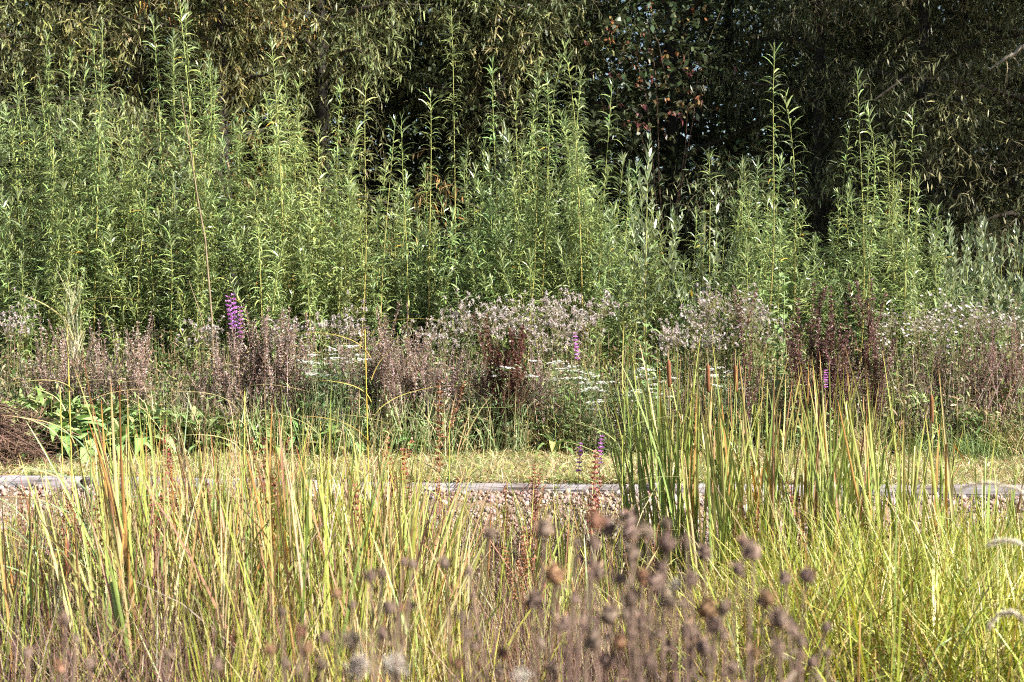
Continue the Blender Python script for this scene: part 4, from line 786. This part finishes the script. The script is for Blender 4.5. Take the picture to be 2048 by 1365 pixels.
HEADS = [(1194, 1053), (1221, 1067), (1090, 1070), (1259, 1053), (1262, 1077), (1296, 1074), (1336, 1057), (1337, 1101), (1378, 1094), (1411, 1118), (1152, 1094), (1191, 1098), (1487, 1091), (1511, 1118), (1479, 1150), (1327, 1145), (1268, 1121), (1111, 1166), (1239, 1169), (1286, 1169), (1194, 1159), (1184, 1135), (1385, 1172), (1065, 1217), (1368, 1220), (1412, 1234), (1450, 1230), (1341, 1217), (1218, 1247), (1262, 1244), (1123, 1261), (1170, 1264), (1279, 1261), (1388, 1281), (1453, 1285), (1262, 1285), (1320, 1281), (1433, 1264), (1215, 1339), (1300, 1339), (1382, 1343), (1514, 1319), (1106, 1350), (1531, 1213), (1474, 1350), (1240, 1300), (1340, 1310), (1190, 1300), (1410, 1310), (1260, 1210), (1310, 1180), (1150, 1210),
         (1575, 1169), (1613, 1162), (1541, 1210), (1567, 1258), (1553, 1244), (1655, 1268), (1589, 1278), (1606, 1297), (1563, 1315), (1662, 1319), (1628, 1339), (1600, 1350),
         (805, 1132), (824, 1138), (893, 1138), (938, 1152), (980, 1077), (738, 1164), (761, 1155), (670, 1200), (703, 1220), (561, 1234), (778, 1227), (798, 1227), (819, 1220), (599, 1275), (643, 1288), (761, 1281), (922, 1244), (933, 1281), (948, 1305), (607, 1312), (537, 1315), (568, 1339), (1009, 1322), (914, 1343), (640, 1345), (1000, 1355),
         (120, 1250), (146, 1288), (44, 1319), (170, 1340), (112, 1350), (330, 1322), (428, 1345)]
def seed_zone(px, py):
    row = 'high' if py < 1130 else 'midway up' if py < 1240 else 'low'
    for m, w_, g_ in [(520, 'blurred brown seed head %s before the open water', 'seed heads before the water'), (700, 'brown seed head %s before the reed grass, above the tan tuft', 'scattered seed heads'), (860, 'brown seed head %s before the reed grass, around the white tufts', 'scattered seed heads'), (1040, 'brown seed head %s before the bare gravel', 'scattered seed heads'), (1205, 'brown seed head %s in the thick cluster, below the lone purple spike', 'thick seed head cluster'), (1300, 'brown seed head %s in the thick cluster, below the leaning fan', 'thick seed head cluster'), (1400, 'brown seed head %s in the thick cluster, around the small white tuft', 'thick seed head cluster'), (1540, 'brown seed head %s at the thinning end of the cluster', 'thick seed head cluster'), (9999, 'brown seed head on a dry stalk %s before the sedge', 'seed heads before the sedge')]:
        if px < m: return w_ % row, g_
def stalk_to(px, py, d, label, group, head, hs=1.0, tint=(1, 1, 1), name='seed_head_stalk', part='seed_head', cat='seed head'):
    x, z = xat(px, d), zat(py, d); bx, by = x + rng.normal(0, .07), d + rng.normal(0, .06); bz = float(gz(bx, by))
    o = thing(name, label, cat, (bx, by, bz), group); e = np.array([x - bx, d - by, z - bz])
    t = np.linspace(0, 1, 6)[:, None]; p = e * np.concatenate([t ** 2, t ** 2, t], 1) + np.array([[0, 0, 0]]) + np.sin(t * 3.14) * rng.normal(0, .008, 3) * np.array([1, 1, 0])
    g = Geo(); tubes(g, p[None], np.linspace(.0028, .0018, 6)[None], np.array([.17, .115, .085]) * U(.7, 1.3), 5); ob('stem', g.mesh('stem', M_DRY), o)
    rot = (rng.normal(0, .25), rng.normal(0, .25), U(0, 6.28)); j = U(.75, 1.3)
    ob(part, head, o, tuple(e), rot, (hs * U(.85, 1.15),) * 3, (tint[0] * j, tint[1] * j, tint[2] * j))
    for q in range(int(U(4, 9))):
        f = U(.66, .97); b = np.array([np.interp(f, t[:, 0], p[:, k]) for k in range(3)])
        ob('leaf', SL[q % 3], o, tuple(b), (U(-.5, .5), U(-.3, .8), U(0, 6.28)), (U(.3, .65),) * 3)
    return o
for px, py in HEADS:
    lab, grp = seed_zone(px, py); d = U(1.75, 2.35)
    warm = U(0, 1) < .14
    stalk_to(px, py, d, lab, grp, SH[int(U(0, 7))], (U(.55, 1.12) if px > 1040 else U(.48, .75)) * d / 2.05, (1.4, 1.12, .88) if warm else (1, 1, 1.02))
for px, py, s, lab in [(703, 1290, 1.0, 'tan downy seed tuft above the white one, before the reed grass'), (712, 1335, 1.15, 'white downy seed tuft, larger of the two at the photo bottom'), (783, 1338, 1.0, 'white downy seed tuft, smaller one beside the largest tuft'), (1352, 1176, .55, 'small white downy tuft caught in the thick seed head cluster'), (1045, 1362, .8, 'downy tuft at the photo bottom between the two seed head groups')]:
    stalk_to(px, py, 1.95, lab, 'downy seed tufts', FL[px % 2], s * .52, (.62, .55, .5) if px == 703 else (1, 1, 1), 'downy_stalk', 'down', 'seed tuft')
# ---- blurred pale grass plumes entering from the side
def plume(pts_, d, label):
    o = thing('grass_plume', label, 'grass plume', (xat(2120, d), d, float(gz(xat(2120, d), d))), 'pale grass plumes'); o0 = np.array(o.location)
    q = np.array([(xat(a, d), d + .03 * k, zat(b, d)) for k, (a, b) in enumerate(pts_)]) - o0
    full = np.concatenate([np.array([[0, 0, 0], [.01, 0, .55], [(q[0, 0] + .01) * .6, 0, q[0, 2] * .75]]), q]); u0 = np.linspace(0, 1, len(full)); u = np.linspace(0, 1, 24)
    f = np.stack([np.interp(u, u0, full[:, j]) for j in range(3)], -1)
    g = Geo(); tubes(g, f[None], np.linspace(.0022, .0012, 24)[None], np.array([.50, .44, .30]), 5); ob('stem', g.mesh('stem', M_DRY), o)
    n = 700; t_ = U(0, 1, n); us = np.linspace(0, 1, len(q)); B = np.stack([np.interp(t_, us, q[:, j]) for j in range(3)], -1)
    dq = nrm(np.gradient(q, axis=0)); D = np.stack([np.interp(t_, us, dq[:, j]) for j in range(3)], -1) * .9 + rng.normal(0, .42, (n, 3))
    g = Geo(); ribbons(g, B, D, U(.004, .012, n), .0020, pick([(.72, .64, .52), (.78, .72, .62), (.62, .54, .42)], n, .08), 2, .4); ob('plume', g.mesh('plume', M_PLUME), o)
plume([(2075, 1000), (2046, 982), (2010, 976), (1985, 981), (1968, 992)], 3.0, 'pale grass plume arching along the timber line, uppermost one')
plume([(2085, 1110), (2050, 1092), (2030, 1096), (2016, 1112)], 2.6, 'whitish grass plume cut by the photo edge below the uppermost one')
plume([(2075, 1255), (2050, 1238), (2030, 1248), (2020, 1285)], 2.6, 'lowest grass plume nodding at the photo edge')

for o in bpy.data.objects:
    if o.parent and o.name.split('.')[0] in ('flower_heads', 'seed_spike', 'flower_spike', 'foliage', 'leaves', 'crown', 'down', 'plume', 'stems'): o['kind'] = 'stuff'

# tell look-alikes of one label apart by their order along the row
ORD = ['first', 'second', 'third', 'fourth', 'fifth', 'sixth', 'seventh', 'eighth', 'ninth', 'tenth', 'eleventh', 'twelfth', 'thirteenth', 'fourteenth', 'fifteenth', 'sixteenth', 'seventeenth', 'eighteenth']
same = {}
for o in bpy.data.objects:
    if o.parent is None and 'label' in o and o.get('kind') is None: same.setdefault(o['label'], []).append(o)
for lab, os_ in same.items():
    if 2 <= len(os_) <= 18 and 'deep in the wood' not in lab and 'past the photo' not in lab:
        for k, o in enumerate(sorted(os_, key=lambda q: q.location.x / q.location.y)):
            new = lab + ', ' + ORD[k] + ' from the brush pile side'
            if len(new.split()) > 16: new = lab + ', ' + ORD[k] + ' along'
            if len(new.split()) <= 16: o['label'] = new
